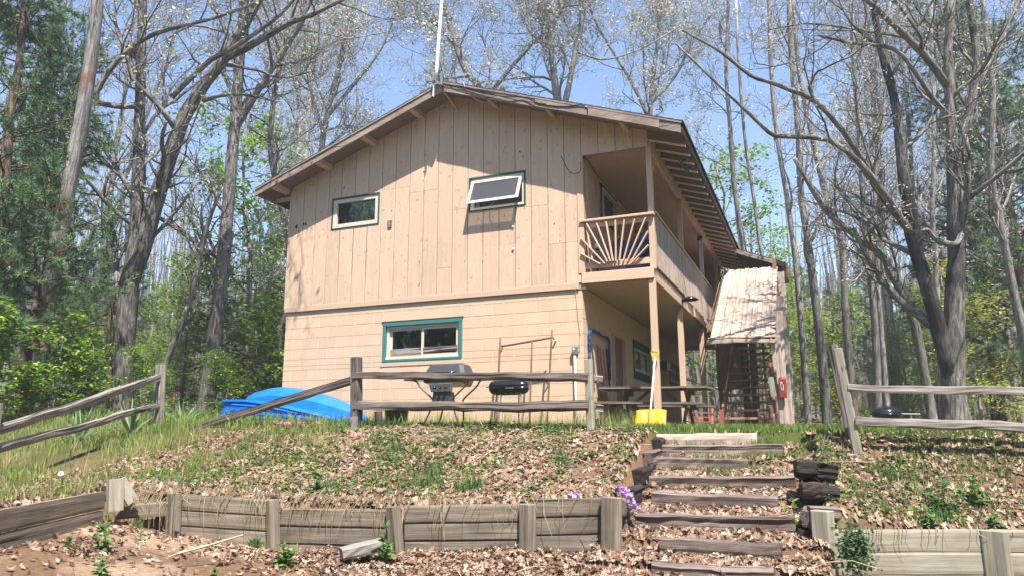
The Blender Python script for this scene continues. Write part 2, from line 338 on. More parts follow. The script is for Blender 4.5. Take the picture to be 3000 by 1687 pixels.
hL_f = rbf([(8.9, -5.6, -1.12), (7.84, -5.2, -1.05), (7.16, -5.4, -1.0), (6.1, -5.7, -1.0), (4.84, -5.95, -1.0), (4, -6.25, -.88), (3.5, -6.6, -.73), (3.95, -7.0, -.72), (4.65, -8.3, -.74), (5.65, -10.3, -1.1),
    (9.6, -11.6, -1.66), (9.5, -5.1, -1.24), (10.8, -4.6, -1.28), (12, -4.6, -1.25), (16, -5, -1.2), (7, -7, -1.14), (5.6, -7.2, -.98), (9, -7.2, -1.26), (16, -12, -1.7), (7, -12, -1.55)])
TIES = [(-2.92, -.055, 7.72, 8.95), (-3.22, -.165, 7.82, 9.22), (-3.58, -.30, 7.95, 8.9), (-3.98, -.455, 7.97, 9.35), (-4.38, -.60, 8.08, 9.2), (-4.80, -.745, 8.02, 9.35), (-5.16, -.90, 8.30, 9.25), (-5.50, -1.04, 8.3, 9.2)]
def h_lawn(x, y):
    base = .015*np.clip(7.5-x, -5, 8)+.012*np.clip(y+3.4, 0, 7.5)+.035*np.clip(y-9, 0, 200)+.03*np.clip(-x-1, 0, 200)+.012*np.clip(x-16, 0, 100)
    return base+.02*(fbm(x*1.3, y*1.3, 5)-.5)+np.where(y > 8, .5*(fbm(x*.12, y*.12, 9)-.5), 0)
def h_step(y):
    z = np.full_like(y, -.03); ys = [t[0] for t in TIES]; zs = [t[1] for t in TIES]
    for i, (yt, zt) in enumerate(zip(ys, zs)):
        nz = zs[i+1] if i+1 < len(zs) else -1.13; ny = ys[i+1] if i+1 < len(ys) else -5.85
        t = np.clip((yt-y)/(yt-ny), 0, 1); z = np.where(y < yt, (zt-.09)+(nz-.015-(zt-.09))*t, z)
    return z
def inpoly(x, y, poly):
    c = np.zeros(np.shape(x), bool); n = len(poly)
    for i in range(n):
        x0, y0 = poly[i]; x1, y1 = poly[(i+1) % n]
        if y0 == y1: continue
        c ^= ((y0 > y) != (y1 > y)) & (x < (x1-x0)*(y-y0)/(y1-y0)+x0)
    return c
PL = [(-60, -12.5)]+[(x-(.07 if i < 4 else 0), y+(.075 if i > 4 else .02)) for i, (x, y) in enumerate(WALL[:-1])]+[(7.86, -5.06), (7.86, -2.0), (-60, -2.0)]
PR = [(9.56, -2.0)]+[(x+(.05 if i == 0 else 0), y+.075) for i, (x, y) in enumerate(RW)]+[(60, -4.0), (60, -2.0)]
def height(x, y):
    x = np.asarray(x, float); y = np.asarray(y, float)
    ul = inpoly(x, y, PL); ur = inpoly(x, y, PR) & ~ul
    lo = hL_f(x, y)-.05+.05*(fbm(x*1.1, y*1.1, 3)-.5)+.012*(fbm(x*7, y*7, 4)-.5)
    nb = .07*(fbm(x*1.6, y*1.6, 13)-.5)+.02*(fbm(x*7, y*7, 14)-.5)
    z = np.where(ul, hU_l(x, y)+nb*np.clip((y+6)/1, .3, 1), np.where(ur, hU_r(x, y)+nb*.7, lo))
    co = (~ul) & (~ur) & (x > 7.7) & (x < 9.6) & (y > -5.75); z = np.where(co, h_step(y)+.025*(fbm(x*5, y*5, 8)-.5), z)
    s = np.clip((y+3.75)/.7, 0, 1); s = s*s*(3-2*s); s = np.where(co, np.clip((y+2.95)/.1, 0, 1), s)
    z = z*(1-s)+h_lawn(x, y)*s
    return np.clip(z, -3, 14)
def hz(x, y): return float(height(np.array([x]), np.array([y]))[0])
def ground_col(x, y):
    n1 = fbm(x*.9, y*.9, 21); n2 = fbm(x*3, y*3, 22)
    soil = np.array([.20, .125, .075]); sand = np.array([.37, .26, .175]); turf = np.array([.075, .10, .025]); litter = np.array([.20, .115, .065])
    C = np.ones(x.shape+(3,))*soil
    low = y < -3.3
    t = np.clip((n1-.42)*6, 0, 1)*np.clip((7.6-x)/1.5, 0, 1)
    C = np.where((low & (t > 0))[..., None], soil*(1-t[..., None])+sand*t[..., None], C)
    lawn = (y > -3.5) & (y < 9); g = np.clip((y+3.6)/.5, 0, 1)*lawn
    C = C*(1-g[..., None])+turf*g[..., None]
    far = np.clip((y-8)/3, 0, 1)*np.clip((n2-.15)*3, 0, 1); fl = np.clip((-x-1.5)/3, 0, 1)*(y > -3)*np.clip((n2-.3)*3, 0, 1)
    f = np.maximum(far, fl)[..., None]*.85; C = C*(1-f)+litter*f
    lb = np.clip((2.9-x)/1.5, 0, 1)*low; C = C*(1-lb[..., None]*.7)+turf*lb[..., None]*.7
    return C
def build_ground():
    xs = np.concatenate([np.linspace(-150, -8, 36)[:-1], np.linspace(-8, 2.4, 60)[:-1], np.arange(2.4, 15.4, .045), np.linspace(15.6, 22, 24), np.linspace(23, 150, 30)])
    ys = np.concatenate([np.linspace(-40, -12.6, 12)[:-1], np.linspace(-12.6, -8.9, 40)[:-1], np.arange(-8.9, -2.6, .03), np.linspace(-2.5, 12, 110), np.linspace(12.6, 40, 50), np.linspace(42, 180, 40)])
    X, Y = np.meshgrid(xs, ys); Z = height(X, Y); C = ground_col(X, Y)
    m = MB(); nx = len(xs); i = np.arange(len(ys)-1)[:, None]*nx; j = np.arange(nx-1)[None]
    m.add(np.stack([X, Y, Z], -1).reshape(-1, 3), np.stack([i+j, i+j+1, i+j+1+nx, i+j+nx], -1).reshape(-1, 4), None, C.reshape(-1, 3))
    o = m.build('ground', M['ground'], None, True); o['kind'] = 'structure'; o['label'] = 'sandy leaf-strewn bank rising to the grassy lawn around the house'; return o
build_ground()

# a point is kept when it may show in (or just beside) the picture
def seen(x, y, z, mx=.34, my=.25):
    d = np.stack([x-CAM[0], y-CAM[1], z-CAM[2]], -1); f = d@CF; u = (d@CR)/np.maximum(f, .01)*FPX/1500; v = (d@CU)/np.maximum(f, .01)*FPX/843.5
    return (f > .5) & (np.abs(u) < 1+mx) & (np.abs(v) < 1+my)
def rot_basis(rng, n, tilt):
    yaw = rng.rand(n)*2*PI; ax = rng.rand(n)*2*PI; t = rng.randn(n)*tilt
    cy, sy = np.cos(yaw), np.sin(yaw); X = np.stack([cy, sy, 0*cy], 1); Y = np.stack([-sy, cy, 0*cy], 1); Z = np.tile([0., 0, 1], (n, 1))
    k = np.stack([np.cos(ax), np.sin(ax), 0*ax], 1); c = np.cos(t)[:, None]; s = np.sin(t)[:, None]
    R = lambda v: v*c+np.cross(k, v)*s+k*((k*v).sum(1)[:, None])*(1-c)
    return R(X), R(Y), R(Z)
def slope_basis(x, y, X, Y, Z):
    e = .08; gx = (height(x+e, y)-height(x-e, y))/(2*e); gy = (height(x, y+e)-height(x, y-e))/(2*e); gx = np.clip(gx, -.9, .9); gy = np.clip(gy, -.9, .9)
    for V in (X, Y, Z): V[:, 2] += V[:, 0]*gx+V[:, 1]*gy
    return X, Y, Z
LEAFS = {  # outline of one curled oak leaf: (along, across)
 'v': np.array([(0, 0), (.28, .16), (.38, .34), (.56, .20), (.72, .33), (1, 0), (.72, -.33), (.56, -.20), (.38, -.34), (.28, -.16), (.5, 0)]) }
def dry_leaves(mb, x, y, rng, size=.085, lift=.006, tilt=.45):
    n = len(x); z = height(x, y)+lift+rng.rand(n)*.02; X, Y, Z = rot_basis(rng, n, tilt); X, Y, Z = slope_basis(x, y, X, Y, Z)
    s = size*(.5+rng.rand(n)**1.5*1.1); o = LEAFS['v']; curl = (rng.rand(n)-.30)*2.2; fold = rng.randn(n)*.8
    a = o[:, 0]-.5; b = o[:, 1]*.9
    P = np.stack([x, y, z], 1)[:, None]+s[:, None, None]*(a[None, :, None]*X[:, None]+b[None, :, None]*Y[:, None]+(curl[:, None]*a[None]**2+np.abs(b)[None]*fold[:, None])[:, :, None]*Z[:, None])
    pal = np.array([(.27, .175, .115), (.40, .275, .19), (.19, .105, .065), (.50, .37, .28), (.32, .21, .145), (.13, .075, .05), (.45, .31, .225), (.36, .265, .20), (.23, .13, .08)])
    c = pal[rng.randint(0, len(pal), n)]*(.55+.65*rng.rand(n, 1)); k = len(o); base = (np.arange(n)*k)[:, None]
    tri = np.array([(10, i, (i+1) % 10) for i in range(10)])
    mb.add(P.reshape(-1, 3), (base[:, None]+tri[None]).reshape(-1, 3), None, np.repeat(c, k, 0))
def blades(mb, x, y, rng, hgt, wid, col, spread=.35, z=None, bend=.35):
    n = len(x); z = (height(x, y) if z is None else z)-.01; h = hgt*(.55+.8*rng.rand(n)); w = wid*(.7+.6*rng.rand(n)); a = rng.rand(n)*2*PI
    lean = rng.rand(n)*spread; b2 = bend*rng.rand(n); d = np.stack([np.cos(a), np.sin(a), 0*a], 1); yaw = rng.rand(n)*PI; s = np.stack([np.cos(yaw), np.sin(yaw), 0*yaw], 1)
    p0 = np.stack([x, y, z], 1); p1 = p0+d*(lean*h*.5)[:, None]+np.array([0, 0, 1.])*(h*.55)[:, None]; p2 = p0+d*((lean+b2)*h)[:, None]+np.array([0, 0, 1.])*(h*(1-.4*b2))[:, None]
    hw = (w/2)[:, None]; V = np.stack([p0-s*hw, p0+s*hw, p1+s*hw*.8, p1-s*hw*.8, p2], 1)
    b = (np.arange(n)*5)[:, None]; c = np.asarray(col)[rng.randint(0, len(col), n)]*(.7+.6*rng.rand(n, 1)); C = np.repeat(c, 5, 0)
    mb.add(V.reshape(-1, 3), [b+np.array([[0, 1, 2, 3]]), b+np.array([[3, 2, 4]])], None, C)
GREENS = [(.11, .21, .035), (.15, .26, .045), (.08, .15, .03), (.20, .28, .07), (.27, .28, .11)]
GREENY = [(.20, .33, .05), (.25, .36, .065), (.30, .35, .10), (.15, .25, .045)]
BLUEG = [(.09, .17, .065), (.12, .21, .08), (.06, .12, .05)]
STRAW = [(.42, .33, .18), (.5, .41, .26), (.34, .26, .14)]
def scatter():
    rng = np.random.RandomState(3)
    def pick(n, x0, x1, y0, y1, dens):
        x = x0+(x1-x0)*rng.rand(n); y = y0+(y1-y0)*rng.rand(n); z = height(x, y); k = seen(x, y, z) & (rng.rand(n) < dens(x, y)) & ~((x > -.1) & (x < 7.5) & (y > -.05) & (y < 9.8))
        return x[k], y[k]
    # dry leaves
    m = MB()
    def dlow(x, y):
        up = inpoly(x, y, PL); ur = inpoly(x, y, PR); n = fbm(x*1.1, y*1.1, 31); n2 = fbm(x*3.5, y*3.5, 32)
        low = np.clip(np.where(x > 6.6, 1.0, (n-.40)*3.2), .06, 1.0)
        bank = np.clip(.60+(n2-.5)*2.2, .12, 1)*np.clip((x-1.4)/1.6, .30, 1)
        return np.where(up | ur, bank, low)*np.clip((-3.0-y)/.5+.12, .10, 1)
    x, y = pick(136000, 2.2, 15.5, -8.6, -2.9, dlow); dry_leaves(m, x, y, rng, .054)
    x, y = pick(15000, 6.2, 9.55, -7.6, -3.6, lambda x, y: np.ones_like(x)*~inpoly(x, y, PL)); dry_leaves(m, x, y, rng, .062, .012)
    tag(m.build('fallen_leaves', M['dryleaf']), 'curled brown oak leaves lying thickly over the bank and steps', None, None, 'stuff')
    m = MB(); x, y = pick(12000, -22, 22, 7, 34, lambda x, y: np.clip(1.4-(y-7)/30, .2, 1)*np.clip((fbm(x*.4, y*.4, 41)-.2)*2, .1, 1)); dry_leaves(m, x, y, rng, .16)
    tag(m.build('forest_leaf_litter', M['dryleaf']), 'brown leaf litter covering the forest floor behind the house', None, None, 'stuff')
    # lawn grass
    m = MB()
    x, y = pick(52000, 1.0, 15.5, -3.75, 1.5, lambda x, y: np.clip(.30+(fbm(x*2.2, y*2.2, 51)-.35)*2.2, .1, 1)); blades(m, x, y, rng, .105, .011, GREENS)
    x, y = pick(30000, 7.4, 17, -2.5, 9, lambda x, y: .9+0*x); blades(m, x, y, rng, .11, .016, GREENS)
    x, y = pick(26000, -9, 3.2, -3.9, 6, lambda x, y: np.clip((fbm(x*1.2, y*1.2, 52)-.22)*3, .15, 1)); blades(m, x, y, rng, .24, .016, GREENY+GREENS)
    x, y = pick(3000, 1.5, 7.0, -.75, -.05, lambda x, y: np.clip((fbm(x*2, y*2, 59)-.3)*3, .1, 1)); blades(m, x, y, rng, .30, .007, GREENY+STRAW, .15)
    tag(m.build('lawn_grass', M['leaf']), 'short green lawn grass around the house and fences', None, None, 'stuff')
    # grass on the banks
    m = MB()
    x, y = pick(34000, -1.5, 4.6, -8.2, -3.4, lambda x, y: np.clip((fbm(x*2.1, y*2.1, 53)-.38)*4, .04, 1)*np.clip((4.5-x)/1.6, 0, 1)*inpoly(x, y, PL)); blades(m, x, y, rng, .17, .009, GREENY+GREENS[:2]+STRAW)
    x, y = pick(72000, 3, 15, -6.3, -3.2, lambda x, y: np.clip((fbm(x*2.3, y*2.3, 54)-.47)*7, .03, 1)*(inpoly(x, y, PL) | inpoly(x, y, PR))); blades(m, x, y, rng, .075, .010, GREENS+BLUEG)
    x, y = pick(11000, 3, 15, -6.3, -3.2, lambda x, y: np.clip(.05+(fbm(x*4, y*4, 55)-.5)*3, 0, 1)*(inpoly(x, y, PL) | inpoly(x, y, PR))); blades(m, x, y, rng, .12, .008, GREENY+STRAW, .6)
    x, y = pick(7000, 7.9, 9.5, -4.1, -2.8, lambda x, y: np.clip((fbm(x*3, y*3, 56)-.45)*6, 0, 1)); blades(m, x, y, rng, .08, .009, GREENS)
    for k in range(26):     # clumps of blue-green blades
        cx, cy = 3.8+rng.rand()*8, -3.8-rng.rand()*1.6
        if not (inpoly(np.array([cx]), np.array([cy]), PL)[0] or inpoly(np.array([cx]), np.array([cy]), PR)[0]): continue
        n = 60; blades(m, cx+rng.randn(n)*.07, cy+rng.randn(n)*.06, rng, .15, .010, BLUEG+GREENS[:1], .35)
    tag(m.build('bank_grass', M['leaf']), 'patchy tufts of green grass growing through leaves on the bank', None, None, 'stuff')
    # broad little weeds
    m = MB()
    x, y = pick(32000, 3, 15, -6.3, -3.2, lambda x, y: np.clip((fbm(x*2.6, y*2.6, 57)-.50)*8, .02, 1)*(inpoly(x, y, PL) | inpoly(x, y, PR)))
    n = len(x); green_leaves(m, np.stack([x, y, height(x, y)+.02+.05*rng.rand(n)], 1), rng, .035, GREENS+BLUEG, .5)
    x, y = pick(500, 2.5, 7.8, -8.3, -5.6, lambda x, y: (fbm(x*1.5, y*1.5, 58) > .56)*1.0*~inpoly(x, y, PL))
    for a, b in zip(x[:26], y[:26]):
        blades(m, a+rng.randn(30)*.03, b+rng.randn(30)*.03, rng, .09, .016, BLUEG+GREENS, .9)
    tag(m.build('ground_cover_weeds', M['leaf']), 'low green weeds creeping among the dry leaves', None, None, 'stuff')
    # straw stalks
    m = MB(); P = []; 
    for k in range(150):
        a, b = (5.0+rng.rand()*3, -3.75-rng.rand()*.35) if k < 60 else (3+rng.rand()*9, -6-rng.rand()*2 if rng.rand() < .3 else -3.6-rng.rand()*1.9)
        z = hz(a, b); th = rng.rand()*2*PI; L = .15+rng.rand()*.35; up = rng.rand()*.25
        P.append([(a+math.cos(th)*L*t, b+math.sin(th)*L*t, z+.03+up*L*math.sin(t*2.6)) for t in (0, .33, .66, 1)])
    P = np.array(P); tubes(m, P, np.full(P.shape[:2], .0028), 3, np.array(STRAW[1]))
    tag(m.build('dry_stalks', M['dryleaf']), 'dead straw coloured stalks and twigs scattered on the bank', None, None, 'stuff')
def green_leaves(mb, P, rng, size, pal, tilt=.6, droop=0, asp=.55):
    n = len(P); X, Y, Z = rot_basis(rng, n, tilt); s = size*(.6+.8*rng.rand(n)); 
    a = np.array([0, .35, .35, 1, .5]); b = np.array([0, asp, -asp, 0, 0]); zz = np.array([0, .0, .0, -.25-droop, -.1])
    V = P[:, None]+s[:, None, None]*(a[None, :, None]*X[:, None]+b[None, :, None]*.9*Y[:, None]+zz[None, :, None]*Z[:, None]); k = (np.arange(n)*5)[:, None]
    c = np.asarray(pal)[rng.randint(0, len(pal), n)]*(.65+.7*rng.rand(n, 1))
    mb.add(V.reshape(-1, 3), [(k[:, None]+np.array([[0, 2, 4], [0, 4, 1], [4, 2, 3], [1, 4, 3]])[None]).reshape(-1, 3)], None, np.repeat(c, 5, 0))
scatter()

# ------------------------------------------------------------------ the house
RX = 3.70; SL = .355; ZP = 6.25            # ridge place, slope, height of the soffit at the ridge
W1, DEP, PX1 = 6.096, 9.75, 7.30
def soff(x): return ZP-SL*abs(x-RX)
BK, CH = .4064, .2032
house = thing('two_storey_house', 'tan two-storey house with block ground floor, board siding above and a gabled roof', 'house', (0, 0, 0))
def rects(x0, x1, z0, z1, holes):      # the wall area left round the openings
    xs = sorted({x0, x1, *[min(max(v, x0), x1) for h in holes for v in h[:2]]}); zs = sorted({z0, z1, *[min(max(v, z0), z1) for h in holes for v in h[2:]]}); out = []
    for a, b in zip(xs, xs[1:]):
        for c, d in zip(zs, zs[1:]):
            mx, mz = (a+b)/2, (c+d)/2
            if not any(h[0] < mx < h[1] and h[2] < mz < h[3] for h in holes): out.append((a, b, c, d))
    return out
WLOW = (2.25, 3.88, 1.30, 2.02)      # front ground floor window
WUL = (1.00, 2.10, 3.936, 4.574); WUR = (4.00, 5.11, 3.938, 4.585)
SDOOR = (1.86, 2.78, .0, 1.88); SW1 = (3.58, 5.15, 1.14, 1.96); SW2 = (7.6, 9.1, 1.2, 1.86)
# block walls
front = MB()
for a, b, c, d in rects(.006, W1-.006, -.3, 2.36, [WLOW]): box(front, a, b, .0025, .16, c, d)
front = front.build('block_wall', M['mortar'], house)
side = MB()
for a, b, c, d in rects(.02, DEP, -.3, 2.40, [SDOOR, SW1, SW2]): box(side, W1-.16, W1-.0025, a, b, c, d)
side = side.build('block_wall', M['mortar'], house); side['label'] = 'painted block wall in the shade of the porch'
rw = MB(); box(rw, 0, .15, .17, DEP, -.3, 2.36); box(rw, .16, W1-.17, DEP-.15, DEP, -.3, 2.36); rw.build('rear_wall', M['tandull'], house)
fl = MB(); box(fl, .16, W1-.17, .17, DEP-.16, 2.38, 2.46); box(fl, .16, W1-.17, .17, DEP-.16, -.1, .05); box(fl, .3, W1-.3, 2.6, 2.7, .06, 2.37); box(fl, .3, W1-.3, 2.6, 2.7, 2.47, 4.7); box(fl, .16, W1-.2, .17, DEP-.16, 4.75, 4.8)
fl.build('floor', M['room'], house)
rng = np.random.RandomState(11); Jt = .003
def block(parent, x0, x1, z0, z1, onside=False):
    j = Jt; m = MB(); p = rng.rand()*.0008; e = .0015
    # a block face with softened arrises, standing proud of the joints
    a0, a1, c0, c1 = x0+j*2.6, x1-j*2.6, z0+j*.8, z1-j*.8
    f = -.001-p
    if onside:
        bot = [(W1-.01, a0, c0), (W1-.01, a1, c0), (W1-.01, a1, c1), (W1-.01, a0, c1)]; top = [(W1-f, a0+e, c0+e), (W1-f, a1-e, c0+e), (W1-f, a1-e, c1-e), (W1-f, a0+e, c1-e)]
    else:
        bot = [(a0, .01, c0), (a1, .01, c0), (a1, .01, c1), (a0, .01, c1)]; top = [(a0+e, f, c0+e), (a1-e, f, c0+e), (a1-e, f, c1-e), (a0+e, f, c1-e)]
    v = np.array(bot+top); m.add(v, np.array([[4, 5, 6, 7], [0, 1, 5, 4], [1, 2, 6, 5], [2, 3, 7, 6], [3, 0, 4, 7]]), v+rng.rand(3)*9)
    return m.build('concrete_block', M['block'], parent)
def course(parent, xa, xb, holes, onside, limit=None):
    cnt = 0; rest = MB(); nr = 0
    for k in range(13):
        z0 = -.2032+k*CH; z1 = min(z0+CH, 2.352)
        if z0 < -.25: continue
        off = 0 if k % 2 else -BK/2
        x = xa+off
        while x < xb-.02:
            a, b = max(x, xa), min(x+BK, xb); x += BK
            if b-a < .03: continue
            for (p, q, r, s) in rects(a, b, z0, z1, holes):
                if q-p < .03 or s-r < .03: continue
                if limit is None or a < limit: block(parent, p, q, r, s, onside); cnt += 1
                else:
                    box(rest, W1-.01, W1+.002, p+Jt, q-Jt, r+Jt, s-Jt); nr += 1
    if nr: o = rest.build('concrete_block', M['block'], parent); o['kind'] = 'stuff'
course(front, 0, W1, [WLOW], False)
course(side, 0.0, DEP, [SDOOR, SW1, SW2], True, 4.2)
# upper storey siding
def gable_piece(mb, xa, xb, z0, zt, y0, y1, holes=()):     # vertical board whose top follows the roof
    cuts = sorted({xa, xb, *[h[i] for h in holes for i in (0, 1) if xa < h[i] < xb], *([RX] if xa < RX < xb else [])})
    for a, b in zip(cuts, cuts[1:]):
        hs = sorted([h for h in holes if h[0] < (a+b)/2 < h[1]], key=lambda h: h[2]); segs = []; z = z0
        for h in hs:
            if h[2] > z: segs.append((z, h[2], False))
            z = max(z, h[3])
        segs.append((z, None, True))
        for s0, s1, top in segs:
            ta = (min(zt, soff(a)) if zt else soff(a)) if top else s1; tb = (min(zt, soff(b)) if zt else soff(b)) if top else s1
            if min(ta, tb) <= s0: continue
            hexa(mb, [(a, y0, s0), (b, y0, s0), (b, y1, s0), (a, y1, s0)], [(a, y0, ta), (b, y0, tb), (b, y1, tb), (a, y1, ta)])
OPEN = (6.17, 9, 2.3, 4.70)
sid = MB()
gable_piece(sid, .0, PX1, 2.36, None, -.012, .10, [WUL, WUR, OPEN]); sid = sid.build('siding_wall', M['groove'], house)
xs = [0.0]
while xs[-1] < 7.2: xs.append(xs[-1]+.298+rng.rand()*.016)
xs[-1] = PX1
seam = {4: 3.02, 5: 3.02, 3: 3.02, 9: 4.47, 10: 4.47, 13: 3.25, 14: 3.25, 15: 3.25, 16: 3.9, 17: 3.9, 18: 3.18, 19: 3.18, 12: 4.02, 7: 4.60, 8: 4.60, 11: 2.95}
for i, (a, b) in enumerate(zip(xs, xs[1:])):
    g = .0065 if i % 2 else .0045; zb = 2.47
    lst = [(zb, seam[i]-.002, False), (seam[i]+.002, None, True)] if i in seam else [(zb, None, True)]
    for (s0, s1, top) in lst:
        m = MB(); hs = [WUL, WUR, OPEN]
        if not top: gable_piece(m, a+g, b-g, s0, s1, -.029-rng.rand()*.002, -.0125, hs)
        else:
            if a > 6.0: s0 = max(s0, 4.70)
            gable_piece(m, a+g, b-g, s0, None, -.029-rng.rand()*.002, -.0125, hs)
        if m.n:
            for vv, ff, gg in zip(m.v, m.f, m.g):
                q = MB(); q.add(vv, ff-ff.min(), gg); q.build('siding_board', M['siding'], sid)
bl = MB(); box(bl, -.02, 6.05, -.040, -.005, 2.365, 2.468, 0); bl.build('belt_board', M['tantrim'], house, bevel=.004)
cb = MB(); box(cb, 6.055, 6.165, -.045, .10, 2.62, 4.695, 2); cb.build('corner_board', M['tantrim'], house, bevel=.004)
cb = MB(); box(cb, -.035, .0, -.034, .08, 2.44, 4.86, 2); cb.build('corner_board', M['tantrim'], house)
# bird-pecked holes and wood chip on the siding
for (x, z, s) in ((.16, 4.1, .03), (.33, 4.13, .022), (.38, 4.13, .022), (.21, 4.0, .015), (3.05, 4.85, .012), (5.0, 4.95, .012), (2.2, 4.2, .01)):
    m = MB(); lathe(m, [(.0001, -.0315), (s*.7, -.0316), (s, -.0305), (s, -.026)], (x, 0, z), 1, 9, (1, 1.5)); m.build('pecked_hole', M['dark'], house)
for (x, z0, z1) in ((2.72, 4.3, 4.62), (3.03, 4.26, 4.66), (3.33, 4.2, 4.55), (5.57, 3.75, 4.25), (5.86, 4.35, 4.95), (1.23, 2.9, 3.4), (.24, 2.95, 3.2), (.62, 3.4, 3.75), (2.42, 3.1, 3.5), (1.87, 2.7, 3.2), (4.55, 2.6, 3.1)):
    i = min(range(len(xs)), key=lambda k: abs(xs[k]-x)); m = MB(); tube(m, [(xs[i], -.018, z0), (xs[i]+.004, -.026, (z0+z1)/2), (xs[i]-.003, -.018, z1)], [.003, .011, .002], 5, 6); m.build('peeled_strip', M['brownwood'], house)
m = MB(); box(m, 2.30, 2.385, -.055, -.031, 3.83, 3.975, 2); m.build('bare_wood_block', M['grey'], house, bevel=.004)
for z in (3.57, 3.16):
    m = MB(); lathe(m, [(.0001, -.06), (.02, -.055), (.024, -.04), (.012, -.0295)], (4.87, 0, z), 1, 10); m.build('screw_cap', M['white'], house)
# upper side wall behind the balcony
su = MB(); UWIN = (1.18, 2.33, 3.9, 4.6)
for a, b, c, d in rects(.11, DEP, 2.42, 4.74, [UWIN, (4.0, 4.85, 2.6, 4.55)]): box(su, W1-.10, W1+.02, a, b, c, d)
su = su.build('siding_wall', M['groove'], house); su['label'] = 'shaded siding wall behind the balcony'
yy = .12
while yy < DEP-.3:
    for a, b, c, d in rects(yy+.01, yy+.295, 2.63, 4.70, [UWIN, (4.0, 4.85, 2.6, 4.55)]):
        if b-a > .03: m = MB(); box(m, W1+.0205, W1+.036, a, b, c, d, 2); m.build('siding_board', M['siding'], su)
    yy += .305
ls = MB(); hexa(ls, [(-.01, .11, 2.36), (.10, .11, 2.36), (.10, DEP, 2.36), (-.01, DEP, 2.36)], [(-.01, .11, soff(-.01)), (.10, .11, soff(.1)), (.10, DEP, soff(.1)), (-.01, DEP, soff(-.01))])
gable_piece(ls, .1, PX1, 2.36, None, DEP-.1, DEP); ls.build('rear_siding', M['tandull'], house)

def window(parent, X, side_plane=None, kind='fixed', trim=.055, name_label=None):
    x0, x1, z0, z1 = X; P = (lambda x, y, z: (x, y, z)) if side_plane is None else (lambda x, y, z: (side_plane-y, x, z))
    def bx(mb, a, b, y0, y1, c, d, al=0):
        if side_plane is None: box(mb, a, b, y0, y1, c, d, al)
        else: box(mb, side_plane-y1, side_plane-y0, a, b, c, d, {0: 1, 2: 2}[al])
    w_ = MB(); t = trim; F = -.045 if kind != 'low' else -.02
    bx(w_, x0, x1, F, .05, z1-t, z1, 0); bx(w_, x0, x1, F, .05, z0, z0+t*.7, 0); bx(w_, x0, x0+t, F+.002, .05, z0+t*.7, z1-t, 2); bx(w_, x1-t, x1, F+.002, .05, z0+t*.7, z1-t, 2)
    win = w_.build('window', M['greendark' if kind == 'up' or side_plane else 'green'], parent, bevel=.003)
    if name_label: win['label'] = name_label
    return win, bx
# upper left window, with a curtain
win, bx = window(house, WUL, kind='up', trim=.032, name_label='small fixed window with a patterned dark curtain')
x0, x1, z0, z1 = WUL; a0, a1, c0, c1 = x0+.033, x1-.033, z0+.024, z1-.033
m = MB(); bx(m, a0, a1, -.025, .06, c1-.075, c1, 0); bx(m, a0, a1, -.030, .06, c0, c0+.075, 0); bx(m, a0, a0+.085, -.027, .06, c0+.076, c1-.076, 2); bx(m, a1-.07, a1, -.027, .06, c0+.076, c1-.076, 2); m.build('sash', M['cream'], win)
m = MB(); bx(m, a0+.085, a1-.07, .02, .024, c0+.075, c1-.075); m.build('pane', M['glass'], win)
m = MB(); xs2 = np.linspace(a0+.06, a1-.05, 60); 
V = [(x, .045+.010*math.sin(i*1.3)+.006*math.sin(i*.5), z) for i, x in enumerate(xs2) for z in (c0+.05, c1-.05)]; m.add(V, np.array([(2*i, 2*i+2, 2*i+3, 2*i+1) for i in range(59)])); m.build('curtain', M['curtain'], win)
# upper right window, awning sash pushed open
win, bx = window(house, WUR, kind='up', trim=.030, name_label='awning window with its sash pushed open at the bottom')
x0, x1, z0, z1 = WUR; a0, a1, c0, c1 = x0+.031, x1-.031, z0+.023, z1-.031
m = MB(); bx(m, a0, a1, -.022, .06, c1-.04, c1, 0); bx(m, a0, a1, -.040, .06, c0, c0+.04, 0); bx(m, a0, a0+.04, -.024, .06, c0+.041, c1-.041, 2); bx(m, a1-.04, a1, -.024, .06, c0+.041, c1-.041, 2); m.build('frame', M['cream'], win)
m = MB(); ang = math.radians(24); ca, sa = math.cos(ang), math.sin(ang); H = .53; zt = c1-.045; yt = -.02
def sp(u, v, d): return (u, yt-sa*v-d*ca, zt-ca*v+d*sa*.0)
def sbar(mb, u0, u1, v0, v1): hexa(mb, [sp(u0, v1, .03), sp(u1, v1, .03), sp(u1, v1, 0), sp(u0, v1, 0)], [sp(u0, v0, .03), sp(u1, v0, .03), sp(u1, v0, 0), sp(u0, v0, 0)])
ua, ub = a0+.03, a1-.03
sbar(m, ua, ub, 0, .055); sbar(m, ua, ub, H-.055, H); sbar(m, ua, ua+.055, .056, H-.056); sbar(m, ub-.055, ub, .056, H-.056); m.build('sash', M['cream'], win)
m = MB(); sbar(m, ua+.05, ub-.05, .05, H-.05); o = m.build('insect_screen', M['screen'], win); o.scale = (1, 1, 1)
m = MB(); tube(m, [(a0+.35, -.0, c0+.05), (a0+.47, -.14, c0+.03), sp(a0+.6, H-.03, -.01)], .006, 6); m.build('window_stay', M['steel'], win)
m = MB(); bx(m, a0+.04, a1-.04, .055, .058, c0+.04, c1-.04); m.build('pane', M['glass'], win)
